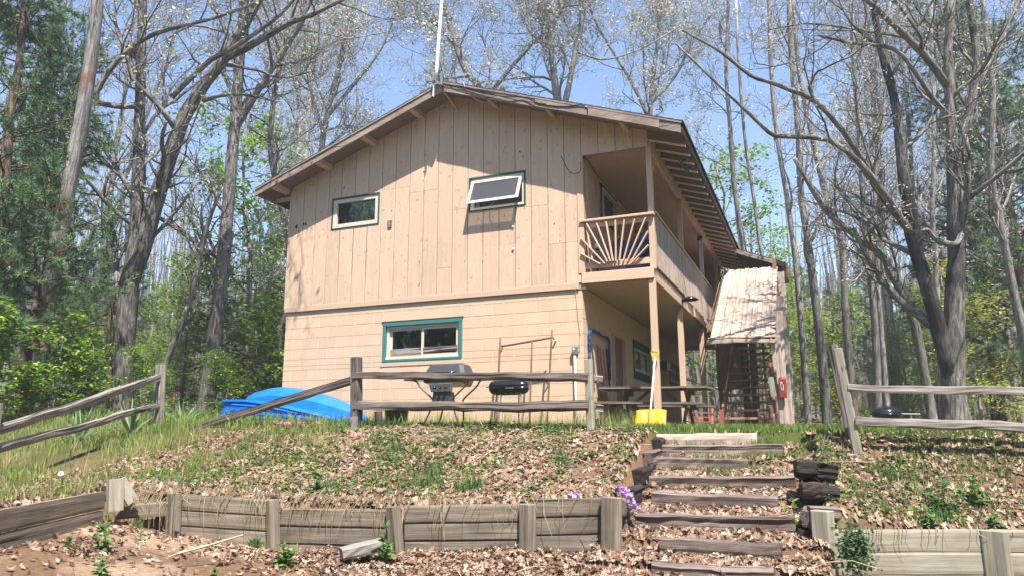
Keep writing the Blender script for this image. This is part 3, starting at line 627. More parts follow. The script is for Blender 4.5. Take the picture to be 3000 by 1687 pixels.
# ground floor window, sliding
win, bx = window(house, WLOW, kind='low', trim=.062, name_label='sliding window with teal trim in the block wall')
x0, x1, z0, z1 = WLOW; a0, a1, c0, c1 = x0+.064, x1-.064, z0+.045, z1-.064
m = MB(); bx(m, a0, a1, .03, .10, c1-.045, c1, 0); bx(m, a0, a1, .0, .10, c0, c0+.045, 0); bx(m, a0, a0+.05, .032, .10, c0+.046, c1-.046, 2); bx(m, a1-.03, a1, .032, .10, c0+.046, c1-.046, 2); m.build('frame', M['cream'], win)
xm = (a0+a1)/2-.03
for k, (p, q, y) in enumerate(((a0+.05, xm+.03, .07), (xm, a1-.03, .045))):
    m = MB(); bx(m, p, q, y, y+.024, c1-.085, c1-.046, 0); bx(m, p, q, y, y+.024, c0+.046, c0+.085, 0); bx(m, p, p+.05, y, y+.024, c0+.086, c1-.086, 2); bx(m, q-.05, q, y, y+.024, c0+.086, c1-.086, 2); m.build('sash', M['cream'], win)
    m = MB(); bx(m, p+.05, q-.05, y+.01, y+.013, c0+.085, c1-.085); m.build('pane', M['glass'], win)
m = MB(); beam(m, (a0+.07, .062, c0+.14), (xm, .062, c0+.145), .02, .10, n=2, rough=.04); beam(m, (xm+.05, .034, c0+.15), (a1-.05, .034, c0+.16), .02, .09, n=2, rough=.04); m.build('stop_board', M['grey'], win)
m = MB(); box(m, x0-.03, x1+.02, -.012, .0, z0-.085, z0-.002, 0); m.build('sill', M['tantrim'], win, bevel=.004)
m = MB(); box(m, x0-.03, x1+.02, -.012, .0, z1+.002, z1+.03, 0); m.build('lintel', M['dark'], win)
# porch side windows and doors
for X in (SW1, SW2):
    win, bx = window(house, X, side_plane=W1, kind='low', trim=.05, name_label='window with dark green shutters in the porch wall')
    x0, x1, z0, z1 = X
    m = MB(); bx(m, x0+.052, x1-.052, -.014, .06, z1-.22, z1-.17, 0); bx(m, x0+.052, x1-.052, -.014, .06, z0+.17, z0+.22, 0); bx(m, x0+.052, x0+.1, -.012, .06, z0+.221, z1-.221, 2); bx(m, x1-.1, x1-.052, -.012, .06, z0+.221, z1-.221, 2); bx(m, (x0+x1)/2-.02, (x0+x1)/2+.02, -.012, .06, z0+.221, z1-.221, 2); m.build('frame', M['cream'], win)
    m = MB(); bx(m, x0+.05, x1-.05, -.01, .05, z1-.17, z1-.05, 0); bx(m, x0+.05, x1-.05, -.01, .05, z0+.05, z0+.17, 0); m.build('shutter_panel', M['greendark'], win)
    m = MB(); bx(m, x0+.1, x1-.1, .03, .034, z0+.22, z1-.22); m.build('pane', M['glass'], win)
win, bx = window(house, UWIN, side_plane=W1+.02, kind='up', trim=.06, name_label='window in the shaded wall behind the balcony')
x0, x1, z0, z1 = UWIN
m = MB(); bx(m, x0+.062, x1-.062, -.06, .05, z1-.12, z1-.062, 0); bx(m, x0+.062, x1-.062, -.06, .05, z0+.045, z0+.1, 0); bx(m, x0+.062, x0+.12, -.058, .05, z0+.101, z1-.121, 2); bx(m, x1-.12, x1-.062, -.058, .05, z0+.101, z1-.121, 2); m.build('frame', M['cream'], win)
m = MB(); bx(m, x0+.12, x1-.12, .0, .004, z0+.1, z1-.12); m.build('pane', M['glass'], win)
for (y0, y1, z0, z1, px_, nm) in ((1.86, 2.78, .05, 1.88, W1, 'door'), (4.0, 4.85, 2.62, 4.55, W1+.02, 'door')):
    m = MB(); box(m, px_-.06, px_-.02, y0+.05, y1-.05, z0, z1-.05, 2); d_ = m.build(nm, M['brownwood'], house)
    m = MB(); box(m, px_-.05, px_+.045, y0, y0+.05, z0, z1, 2); box(m, px_-.05, px_+.045, y1-.05, y1, z0, z1, 2); box(m, px_-.05, px_+.047, y0+.05, y1-.05, z1-.05, z1, 1); m.build('door_frame', M['tantrim'], d_)
    m = MB(); lathe(m, [(.001, .06), (.028, .05), (.03, .03), (.012, .02), (.012, -.02)], (px_-.0, y0+.15, z0+.95), 0, 10); m.build('handle', M['steel'], d_)
m = MB(); box(m, W1, W1+.18, 6.35, 6.85, 1.55, 1.76); o = m.build('meter_box', M['black'], house, bevel=.01)

# roof
def roofslab(mb, xa, xb, y0, y1, lo, hi):
    hexa(mb, [(xa, y0, soff(xa)+lo), (xb, y0, soff(xb)+lo), (xb, y1, soff(xb)+lo), (xa, y1, soff(xa)+lo)], [(xa, y0, soff(xa)+hi), (xb, y0, soff(xb)+hi), (xb, y1, soff(xb)+hi), (xa, y1, soff(xa)+hi)])
EL, ER, YF, YB = -.47, 7.95, -.52, 10.25
m = MB(); roofslab(m, EL, RX, YF+.02, YB, .001, .06); roofslab(m, RX, ER, YF+.02, YB, .001, .06)
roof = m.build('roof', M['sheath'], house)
for sgn, xa, xb in ((-1, EL, RX), (1, RX, ER)):
    n = 26
    for k in range(n):     # shingle courses, lapped
        u0, u1 = (k/n, (k+1)/n); pa = RX+sgn*(abs((xb if sgn > 0 else xa)-RX)+.03)*u0; pb = RX+sgn*(abs((xb if sgn > 0 else xa)-RX)+.03)*u1
        a, b = min(pa, pb), max(pa, pb); m = MB(); hi_a, hi_b = (.082, .092) if sgn > 0 else (.092, .082)
        hexa(m, [(a, YF-.03, soff(a)+.061), (b, YF-.03, soff(b)+.061), (b, YB+.02, soff(b)+.061), (a, YB+.02, soff(a)+.061)], [(a, YF-.03, soff(a)+hi_a), (b, YF-.03, soff(b)+hi_b), (b, YB+.02, soff(b)+hi_b), (a, YB+.02, soff(a)+hi_a)])
        m.build('shingle_course', M['shingle'], roof)
def bargep(name, xa, xb, y0, y1, lo, hi, mt):
    m = MB(); k = 5
    V = []; 
    for i in range(k+1):
        x = xa+(xb-xa)*i/k; s = soff(x); j = .004*math.sin(i*2.1+xa)
        V += [(x, y0+j, s+lo+j), (x, y1+j, s+lo+j), (x, y1+j, s+hi), (x, y0+j, s+hi)]
    V = np.array(V); F = [(i*4+a, i*4+(a+1) % 4, (i+1)*4+(a+1) % 4, (i+1)*4+a) for i in range(k) for a in range(4)]+[(3, 2, 1, 0), (k*4, k*4+1, k*4+2, k*4+3)]
    m.add(V, np.array(F), V[:, [0, 1, 2]]+np.array([xa*3, 2, 1])); return m.build(name, M[mt], roof)
bargep('barge_board', EL-.03, .30, YF-.022, YF+.018, -.085, .03, 'barge'); bargep('barge_board', .305, RX-.02, YF-.020, YF+.018, -.10, .03, 'barge')
bargep('barge_board', RX+.02, 5.55, YF-.024, YF+.018, -.115, .028, 'barge'); bargep('barge_board', 5.50, 7.60, YF-.045, YF-.025, -.11, .02, 'barge'); bargep('barge_board', 5.555, ER-.02, YF-.020, YF+.018, -.12, .028, 'barge')
bargep('drip_board', EL-.035, RX, YF-.040, YF-.021, .032, .062, 'barge'); bargep('drip_board', RX+.003, ER, YF-.040, YF-.025, .032, .062, 'barge')
for x in (-.1, .93, 1.95, 3.0, 4.55, 5.66, 6.95):       # lookouts from the wall to the barge board
    m = MB(); s = -SL if x > RX else SL; q = .045
    hexa(m, [(x-q, YF+.02, soff(x-q)-.085), (x+q, YF+.02, soff(x+q)-.085), (x+q, -.032, soff(x+q)-.085), (x-q, -.032, soff(x-q)-.085)], [(x-q, YF+.02, soff(x-q)), (x+q, YF+.02, soff(x+q)), (x+q, -.032, soff(x+q)), (x-q, -.032, soff(x-q))]); m.build('lookout', M['tantrim'], roof)
m = MB(); beam(m, (RX-.05, YF-.03, ZP-.02), (RX+.05, -.03, ZP-.28), .03, .03); m.build('brace', M['tantrim'], roof)
for k in range(24):          # rafter tails over the balcony side, shade painted in as dark sides
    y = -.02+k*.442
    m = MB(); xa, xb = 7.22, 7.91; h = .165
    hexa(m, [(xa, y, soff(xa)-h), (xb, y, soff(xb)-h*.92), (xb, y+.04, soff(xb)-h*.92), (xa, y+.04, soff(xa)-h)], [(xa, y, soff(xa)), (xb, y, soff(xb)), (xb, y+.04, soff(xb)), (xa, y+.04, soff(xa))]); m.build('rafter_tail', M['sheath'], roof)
    m = MB(); hexa(m, [(xa, y-.004, soff(xa)-h-.012), (xb+.004, y-.004, soff(xb)-h*.92-.012), (xb+.004, y+.044, soff(xb)-h*.92-.012), (xa, y+.044, soff(xa)-h-.012)], [(xa, y-.004, soff(xa)-h+.012), (xb+.004, y-.004, soff(xb)-h*.92+.012), (xb+.004, y+.044, soff(xb)-h*.92+.012), (xa, y+.044, soff(xa)-h+.012)]); m.build('lit_rafter_edge', M['cream'], roof)  # pale strip paints the light along each tail's lower edge
m = MB(); box(m, ER-.028, ER+.0, YF+.02, YB, soff(ER)-.03, soff(ER)+.055, 1); m.build('eave_board', M['barge'], roof)
m = MB(); hexa(m, [(EL, YF+.02, soff(EL)-.10), (EL+.03, YF+.02, soff(EL)-.10), (EL+.03, YB, soff(EL)-.10), (EL, YB, soff(EL)-.10)], [(EL, YF+.02, soff(EL)), (EL+.03, YF+.02, soff(EL)), (EL+.03, YB, soff(EL)), (EL, YB, soff(EL))]); m.build('eave_board', M['barge'], roof)
m = MB()
for k in range(24): y = -.0+k*.442; box(m, -.45, -.03, y, y+.04, soff(-.45)-.09, soff(-.45)-.002)
o = m.build('rafter_tail', M['tantrim'], roof); o['kind'] = 'stuff'
for (x, y) in ((7.78, .62), (7.80, 1.03)):     # old nests among the rafter tails
    m = MB(); r_ = np.random.RandomState(int(x*100)); P = np.array([x, y, 4.66])+r_.randn(60, 3)*.035; Q = P+r_.randn(60, 3)*.06
    tubes(m, np.stack([P, (P+Q)/2+r_.randn(60, 3)*.01, Q], 1), np.full((60, 3), .007), 3); o = m.build('bird_nest', M['barkdark'], None); tag(o, 'dark twig nest tucked under the eave, %s the gable' % ('nearest' if y < .8 else 'second from'), 'nest')

# balcony and porch
BY = 9.2
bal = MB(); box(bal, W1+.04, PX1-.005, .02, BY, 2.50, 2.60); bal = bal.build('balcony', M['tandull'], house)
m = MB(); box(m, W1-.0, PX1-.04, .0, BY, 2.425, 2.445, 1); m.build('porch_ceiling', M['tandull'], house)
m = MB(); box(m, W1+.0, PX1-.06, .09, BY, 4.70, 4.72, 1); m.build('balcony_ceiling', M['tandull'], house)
m = MB(); box(m, W1+.012, PX1+.015, -.048, -.006, 2.445, 2.625, 0); m.build('rim_board', M['tantrim'], bal, bevel=.004)
m = MB(); box(m, PX1-.035, PX1+.010, -.0, 4.05, 2.43, 2.632, 1); m.build('rim_board', M['tantrim'], bal, bevel=.004)
m = MB(); beam(m, (PX1+.02, 4.06, 2.53), (PX1-.01, BY, 2.52), .05, .20); m.build('rim_board', M['tantrim'], bal, bevel=.004)
m = MB(); box(m, PX1-.05, PX1+.045, .1, 3.6, 4.72, 4.90, 1); m.build('roof_beam', M['tantrim'], house, bevel=.004)
m = MB(); box(m, PX1-.04, PX1+.035, .1, BY, 4.66, 4.718, 1); m.build('roof_beam', M['tantrim'], house, bevel=.004)
m = MB(); box(m, PX1-.055, PX1+.040, 3.605, 10, 4.72, 4.88, 1); m.build('roof_beam', M['tantrim'], house, bevel=.004)
for i, y in enumerate((0, 2.88, 5.75, 8.6)):
    m = MB(); box(m, PX1-.05, PX1+.045, y-.0, y+.09, 2.60, 4.66 if i else 4.78, 2); m.build('upper_post', M['tantrim'], bal, bevel=.005)
for i, (y, x) in enumerate(((-.01, PX1-.03), (2.68, PX1-.06), (5.5, PX1-.06), (8.6, PX1-.06))):
    m = MB(); zb = hz(x, y)-.15
    hexa(m, [(x-.05, y, zb), (x+.06, y, zb), (x+.06, y+.09, zb), (x-.05, y+.09, zb)], [(x-.05, y, 2.24 if i else 2.44), (x+.055, y, 2.43), (x+.055, y+.09, 2.43), (x-.05, y+.09, 2.24 if i else 2.44)]); m.build('lower_post', M['tantrim'], house, bevel=.005)
rl = MB(); box(rl, 6.10, PX1+.06, -.085, .055, 3.495, 3.535, 0); rl = rl.build('railing', M['tantrim'], bal, bevel=.004)
m = MB(); box(m, 6.17, PX1-.05, -.012, .025, 3.40, 3.49, 0); m.build('rail', M['tantrim'], bal)
m = MB(); box(m, 6.17, PX1-.05, -.012, .025, 2.70, 2.80, 0); m.build('rail', M['tantrim'], bal)
m = MB(); box(m, PX1-.02, PX1+.075, .056, 8.95, 3.55, 3.59, 1); m.build('rail', M['tantrim'], bal, bevel=.004)
m = MB(); box(m, PX1-.01, PX1+.028, .10, 8.9, 3.40, 3.48, 1); box(m, PX1-.01, PX1+.028, .10, 8.9, 2.68, 2.76, 1); m.build('rail', M['tantrim'], bal)
hub = MB(); V = [(6.735+.23*math.cos(t)*1.0, 2.70+.075*math.sin(t)) for t in np.linspace(0, PI, 14)]; n = len(V)
hub.add([(x, -.034, z) for x, z in V]+[(x, -.013, z) for x, z in V], [np.array([list(range(n))[::-1]]), np.array([list(range(n, 2*n))]), np.array([(i, (i+1) % n, n+(i+1) % n, n+i) for i in range(n)])]); hub.build('sunburst_hub', M['tantrim'], rl)
for i, (a, b, c, d) in enumerate([(6.444, 2.738, 6.107, 2.957), (6.520, 2.739, 6.113, 3.223), (6.563, 2.769, 6.222, 3.461), (6.613, 2.768, 6.395, 3.450), (6.655, 2.769, 6.557, 3.457), (6.704, 2.764, 6.718, 3.464), (6.763, 2.767, 6.868, 3.455), (6.828, 2.753, 7.042, 3.444), (6.894, 2.746, 7.223, 3.448), (6.959, 2.735, 7.254, 3.218), (6.975, 2.722, 7.253, 2.985)]):
    m = MB(); beam(m, (a, -.062, b), (c, -.062, d), .024, .048, up=(0, 1, 0)); 
    V = m.v[0]; m.build('ray_slat', M['tantrim'], rl, bevel=.004)
m = MB(); beam(m, (6.215, -.03, 3.40), (6.30, -.03, 2.85), .03, .05, up=(0, 1, 0)); m.build('ray_slat', M['tantrim'], rl)
r_ = np.random.RandomState(5); y = .115
while y < 8.85:
    wd = .072+r_.rand()*.012; lean = r_.randn()*.006; bow = 0; zb = 2.665
    if 3.3 < y < 5.8: bow = .05*math.sin((y-3.3)/2.5*PI); zb = 2.62-.02*r_.rand()-(.10 if y > 5.2 else .04*(y-3.3))
    m = MB(); hexa(m, [(PX1+.030+bow, y+lean, zb), (PX1+.048+bow, y+lean, zb), (PX1+.048+bow, y+wd+lean, zb), (PX1+.030+bow, y+wd+lean, zb)], [(PX1+.030, y, 3.545), (PX1+.048, y, 3.545), (PX1+.048, y+wd, 3.545), (PX1+.030, y+wd, 3.545)]); m.build('baluster', M['shanty'], rl)
    y += wd+.034
m = MB(); tube(m, [(PX1, .25, 4.66), (PX1, .27, 4.48), (PX1, .36, 4.42), (PX1, .44, 4.5), (PX1, .44, 4.66)], .013, 8, 18); o = m.build('hanging_hook', M['tantrim'], None, True); tag(o, 'tan U-shaped hook hanging from the balcony beam', 'hook')
m = MB(); lathe(m, [(.001, .05), (.08, .045), (.17, -.01), (.165, -.02), (.07, .02), (.001, .025)], (PX1+.16, 2.65, 2.55), 2, 18); box(m, PX1+.01, PX1+.05, 2.6, 2.7, 2.5, 2.56); tag(m.build('porch_lamp', M['black'], None, True), 'black round lamp shade fixed to the edge of the balcony', 'lamp')
# wires on the front wall and roof edge
def wire(pts, r, label, k=40, mt='black'):
    m = MB(); tube(m, pts, r, 6, k); return tag(m.build('cable', M[mt], None, True), label, 'cable')
def wy(x, o=-.57): return (x, o, soff(x))
wire([(3.85, -.56, 6.20), (4.1, -.58, 6.13), (4.5, -.57, 5.93), (5.0, -.58, 5.76), (5.3, -.57, 5.70), (5.6, -.575, 5.52), (6.0, -.57, 5.40), (6.3, -.58, 5.37), (6.42, -.575, 5.30), (6.43, -.575, 5.20)], .009, 'dark cable looping along the right barge board', 60)
wire([(3.72, -.555, 6.22), (3.95, -.57, 6.18), (4.2, -.57, 6.1), (4.7, -.57, 5.87), (5.2, -.57, 5.66), (5.7, -.575, 5.50)], .007, 'thin cable stapled along the top of the barge board', 40)
wire([(4.12, -.57, 6.22), (4.2, -.56, 6.04), (4.42, -.45, 5.83), (4.75, -.3, 5.86)], .008, 'slack cable hanging under the gable peak', 30, 'tantrim')
wire([(6.16, -.05, 4.64), (6.2, -.02, 4.66), (6.22, .3, 4.63), (6.2, .8, 4.6), (6.2, 2.6, 4.62), (6.2, 4.5, 4.6)], .009, 'black cable drooping along the balcony wall top', 30)
wire([(5.78, -.03, 4.75), (5.92, -.05, 4.45), (6.05, -.06, 4.38), (6.13, -.06, 4.42), (6.14, -.05, 4.6)], .005, 'thin wire looping round the corner board', 30)
wire([(5.98, -.036, 2.35), (5.99, -.012, 2.3), (6.02, -.012, 1.9), (6.05, -.012, 1.6), (6.03, -.012, 1.45), (6.04, -.012, 1.36), (5.99, -.05, 1.33)], .006, 'tan painted wire running down the block corner', 40, 'tantrim')

# ------------------------------------------------------------------ covered stairs behind the porch
st = thing('covered_staircase', 'brown open-tread staircase under a bleached sloping board roof beside the balcony', 'staircase', (8.25, 5.8, 0))
SX0, SX1 = 7.80, 8.74
for x in (SX0-.03, SX1+.03):
    m = MB(); hexa(m, [(x-.022, 3.92, .0), (x+.022, 3.92, .0), (x+.022, 7.75, 2.42), (x-.022, 7.75, 2.42)], [(x-.022, 3.92, .34), (x+.022, 3.92, .34), (x+.022, 7.6, 2.62), (x-.022, 7.6, 2.62)]); m.build('stringer', M['brownwood'], st)
for i in range(14):
    y = 4.0+i*.25; z = .16+i*.172
    m = MB(); box(m, SX0, SX1, y, y+.24, z-.045, z, 0); m.build('tread', M['treadw'], st, bevel=.003)
m = MB(); hexa(m, [(SX0-.08, 3.90, .0), (SX0, 3.90, .0), (SX0, 3.98, .0), (SX0-.08, 3.98, .0)], [(SX0-.06, 3.90, .48), (SX0+.02, 3.90, .48), (SX0+.02, 3.98, .48), (SX0-.06, 3.98, .48)]); m.build('newel_post', M['redc'], st)
m = MB(); beam(m, (SX1+.0, 3.95, .9), (SX1+.0, 7.5, 3.3), .04, .09); beam(m, (SX1, 4.0, .9), (SX1, 4.0, .3), .06, .05); m.build('handrail', M['brownwood'], st)
m = MB(); box(m, 7.34, 8.80, 7.62, 9.3, 2.50, 2.58, 0); m.build('landing', M['tandull'], st)
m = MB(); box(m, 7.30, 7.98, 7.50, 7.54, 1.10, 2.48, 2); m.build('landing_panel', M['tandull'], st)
for (x, y) in ((7.96, 7.4), (8.85, 7.5), (7.90, 9.2), (8.85, 9.2)):
    m = MB(); beam(m, (x, y, hz(x, y)-.1), (x, y, 4.3 if x > 8.5 else 2.5), .09, .09, up=(0, 1, 0)); m.build('stair_post', M['brownwood'], st)
for k in range(4):       # balustrade seen through the treads
    x = 8.0+k*.2; m = MB(); beam(m, (x, 8.2+k*.02, .15), (x, 8.2+k*.02, 2.48), .055, .03, up=(0, 1, 0)); m.build('lattice_slat', M['brownwood'], st)
# sloping roof of overlapping boards
RA, RB = (3.92, 1.93), (7.62, 4.12)
def rp(x, t, d=0): y = RA[0]+(RB[0]-RA[0])*t; z = RA[1]+(RB[1]-RA[1])*t; L = math.hypot(RB[0]-RA[0], RB[1]-RA[1]); ny, nz = -(RB[1]-RA[1])/L, (RB[0]-RA[0])/L; return (x, y+ny*d, z+nz*d)
r_ = np.random.RandomState(9); nb = 13; wtot = 8.92-7.64
for k in range(nb):
    xa = 7.64+wtot*k/nb; xb = xa+wtot/nb-.006; V = []; n = 14; o = r_.rand(3)*9; lift = .013*(k % 2)+r_.rand()*.008; cup = .008*r_.rand()
    t0 = -.02+r_.rand()*.02; t1 = 1.0+r_.rand()*.006
    for i in range(n+1):
        t = t0+(t1-t0)*i/n; w_ = .005*math.sin(i*1.1+k*2.3)+.0008*r_.randn()
        for x, d in ((xa, lift+cup), ((xa+xb)/2, lift-cup), (xb, lift+cup), (xb, lift-.018), (xa, lift-.018)): V.append(rp(x, t, d+w_))
    V = np.array(V); F = [(i*5+a, (i+1)*5+a, (i+1)*5+(a+1) % 5, i*5+(a+1) % 5) for i in range(n) for a in range(5)]
    m = MB(); m.add(V, [np.array(F), np.array([[4, 3, 2, 1, 0]]), np.array([[n*5+a for a in range(5)]])], np.column_stack([V[:, 1]*1.17, V[:, 0], V[:, 0]*0])+o); m.build('roof_board', M['shanty'], st)
m = MB(); beam(m, (7.58, 3.86, 1.845), (8.10, 3.85, 1.85), .04, .085, n=3, rough=.03); m.build('eave_trim', M['shanty'], st)
m = MB(); beam(m, (8.09, 3.83, 1.85), (8.93, 3.84, 1.80), .04, .075, n=4, rough=.04); m.build('eave_trim', M['shanty'], st)
m = MB(); beam(m, (7.60, 3.90, 1.93), (8.94, 3.88, 1.90), .10, .03, n=6, rough=.05); m.build('eave_trim', M['shanty'], st)
for x in (7.66, 8.24, 8.88): m = MB(); beam(m, rp(x, 0, -.07), rp(x, 1, -.07), .04, .085); m.build('roof_rafter', M['brownwood'], st)
for (dx, dy) in ((0, 0), (-.07, .06)): m = MB(); tube(m, [(7.60+dx, 4.3+dy, 2.12), (7.62+dx, 5.9+dy, 3.12), (7.66+dx, 7.4+dy, 4.05)], .016, 8, 8); m.build('drain_pipe', M['rust'], st, True)
for i, (x, y, zt, wd, ln) in enumerate(((8.93, 3.99, 1.95, .12, .0), (8.98, 4.10, 2.45, .13, .02), (9.02, 4.55, 2.6, .15, .01), (9.03, 4.95, 2.9, .14, -.02), (9.03, 5.7, 3.3, .14, .02), (9.03, 6.5, 3.75, .14, -.01))):
    m = MB(); beam(m, (x, y, hz(x, y)-.1), (x+ln, y+.02, zt), wd, .035 if i else .09, up=(0, 1, 0), n=7, rough=.10); m.build('side_slab', M['shanty'], st)
m = MB(); beam(m, (8.84, 3.90, 1.80), (8.88, 3.90, 1.25), .08, .02, up=(0, 1, 0), n=4, rough=.12); m.build('side_slab', M['shanty'], st)
m = MB(); beam(m, (8.76, 3.9, 1.1), (8.80, 3.9, .72), .10, .02, up=(0, 1, 0), n=3, rough=.08); m.build('side_slab', M['plankpale'], st)
m = MB(); beam(m, (8.70, 3.93, 1.18), (8.86, 3.93, .98), .05, .03, up=(0, 1, 0)); m.build('brace', M['tiedark'], st)
m = MB(); hexa(m, [(7.90, 7.75, 4.66), (9.12, 7.75, 4.16), (9.12, 9.9, 4.16), (7.90, 9.9, 4.66)], [(7.90, 7.75, 4.74), (9.12, 7.75, 4.24), (9.12, 9.9, 4.24), (7.90, 9.9, 4.74)]); m.build('landing_roof', M['shingle'], st)
m = MB(); beam(m, (9.08, 7.8, 4.14), (9.10, 7.85, 3.72), .12, .04, up=(0, 1, 0), n=3, rough=.1); m.build('fascia_board', M['brownwood'], st)
m = MB(); beam(m, (7.9, 7.73, 4.66), (9.14, 7.73, 4.15), .03, .10); m.build('fascia_board', M['barge'], st)
# red box with a white emblem on the stair post
rb = thing('red_box', 'small red metal box with a white emblem mounted on the stair post', 'box', (8.97, 3.93, .69))
m = MB(); box(m, 8.905, 9.045, 3.84, 3.93, .69, 1.05); m.build('box_body', M['red'], rb, bevel=.008)
m = MB(); lathe(m, [(.001, .05), (.05, .045), (.07, .0), (.07, -.02)], (8.975, 3.885, 1.05), 2, 12, (1, .6)); m.build('box_cap', M['red'], rb, True)
m = MB(); box(m, 9.047, 9.062, 3.85, 3.92, .86, .98); m.build('latch', M['redc'], rb)
m = MB(); P = [(8.965, 3.835, .99), (8.945, 3.835, .95), (8.950, 3.835, .88), (8.965, 3.835, .83), (8.985, 3.835, .85), (8.99, 3.835, .92), (8.972, 3.835, .965), (8.955, 3.835, 1.0)]; tube(m, P, .006, 6, 30); tube(m, [(8.935, 3.835, 1.0), (8.965, 3.835, .985), (8.99, 3.835, .995)], .005, 6, 8); m.build('emblem', M['white'], rb, True)

# ------------------------------------------------------------------ things on the balcony and porch
def crate(name, label, cat, x0, x1, y0, y1, z0, z1, mt):
    t = thing(name, label, cat, ((x0+x1)/2, (y0+y1)/2, z0))
    m = MB(); i = .03; hexa(m, [(x0+i, y0+i, z0), (x1-i, y0+i, z0), (x1-i, y1-i, z0), (x0+i, y1-i, z0)], [(x0, y0, z1), (x1, y0, z1), (x1, y1, z1), (x0, y1, z1)]); m.build('tub', M[mt], t, bevel=.01)
    m = MB(); box(m, x0-.015, x1+.015, y0-.015, y1+.015, z1+.002, z1+.03); m.build('lid', M[mt], t, bevel=.008); return t
crate('storage_bin', 'blue storage bin low behind the sunburst railing', 'bin', 6.75, 7.2, .30, .65, 2.61, 2.84, 'bluec')
crate('storage_bin', 'dark blue storage bin stacked on another behind the sunburst railing', 'bin', 6.80, 7.15, .32, .62, 2.935, 3.14, 'bluec')
def bag(name, label, cat, c, s, mt, sd_):
    r_ = np.random.RandomState(sd_); u = np.linspace(0, PI, 9); v = np.linspace(0, 2*PI, 14, endpoint=False)
    V = np.array([[(math.sin(a)*math.cos(b)*(1+.12*r_.randn()), math.sin(a)*math.sin(b)*(1+.12*r_.randn()), math.cos(a)*(1+.05*r_.randn())) for b in v] for a in u])*np.array(s)+np.array(c)
    m = MB(); i = np.arange(8)[:, None]*14; j = np.arange(14)[None]; m.add(V.reshape(-1, 3), np.stack([i+j, i+14+j, i+14+(j+1) % 14, i+(j+1) % 14], -1).reshape(-1, 4)); return tag(m.build(name, M[mt], None, True), label, cat)
bag('folded_tarp', 'crumpled bright blue tarp heaped behind the sunburst railing', 'tarp', (7.08, .5, 3.24), (.09, .13, .09), 'bluep', 2)
bag('folded_tarp', 'teal cloth bundle behind the middle rays of the sunburst railing', 'bundle', (6.62, .6, 3.12), (.14, .1, .2), 'bluec', 5)
bag('cushion', 'dark red cushion tucked by the corner post on the balcony', 'cushion', (7.17, .8, 3.2), (.07, .14, .16), 'redc', 6)
m = MB(); lathe(m, [(.001, -.05), (.035, -.035), (.05, 0), (.035, .035), (.001, .05)], (6.33, .15, 3.12), 2, 16); g = m.build('white_ball', M['white'], None, True); tag(g, 'white ball on a dark stake behind the left rays of the railing', 'ball')
m = MB(); tube(m, [(6.33, .15, 2.605), (6.33, .15, 3.068)], .02, 8); lathe(m, [(.09, 2.605), (.09, 2.64), (.02, 2.66)], (6.33, .15, 0), 2, 12); tag(m.build('ball_stand', M['black'], None, True), 'dark stand carrying the white ball on the balcony', 'stand')
wc = thing('wind_chime', 'dark wind chime dangling from the third balcony post', 'wind chime', (7.33, 5.55, 3.5))
m = MB(); lathe(m, [(.001, .1), (.06, .08), (.07, 0), (.001, -.02)], (7.33, 5.5, 4.45), 2, 10); m.build('chime_top', M['black'], wc, True)
for k in range(4): m = MB(); tube(m, [(7.31+.03*(k % 2), 5.46+.05*(k // 2), 4.42), (7.31+.03*(k % 2), 5.46+.05*(k // 2), 3.9-.12*k)], .008, 6); m.build('chime_tube', M['steel'], wc)
# blue garland frame and tools hung on the porch wall
m = MB(); tube(m, [(6.14, .24, 1.0), (6.13, .25, 1.35), (6.14, .26, 1.68), (6.14, .7, 1.72), (6.14, 1.2, 1.70), (6.14, 1.46, 1.68), (6.14, 1.48, 1.3), (6.14, 1.46, .95)], .022, 8, 60)
V = m.v[0]; r_ = np.random.RandomState(3); m.v[0] = V+r_.randn(*V.shape)*.008; tag(m.build('tinsel_garland', M['bluec'], None), 'blue garland draped round the bare rack on the porch wall', 'garland')
for k, (y, z0, z1, mt, wd, lb) in enumerate(((.45, .95, 1.5, 'shanty', .05, 'pale wooden paddle hanging leftmost on the porch wall'), (.68, .9, 1.5, 'brownwood', .025, 'thin brown stick hanging beside the pale paddle'), (.85, .85, 1.48, 'redc', .05, 'faded red strip hanging in the middle of the wall tools'), (1.05, .95, 1.45, 'brownwood', .04, 'dark brown wooden tool hanging right of the red strip'), (1.28, .80, 1.5, 'tiedark', .05, 'black strap hanging at the right end of the wall tools'))):
    m = MB(); beam(m, (6.14, y, z1), (6.17, y+.05, z0), .02, wd, up=(0, 1, 0), n=5, rough=.15); lathe(m, [(.001, -.02), (wd*.8, 0), (.001, .02)], (6.17, y+.05, z0), 0, 8); tag(m.build('hanging_tool', M[mt], None), lb, 'tool')
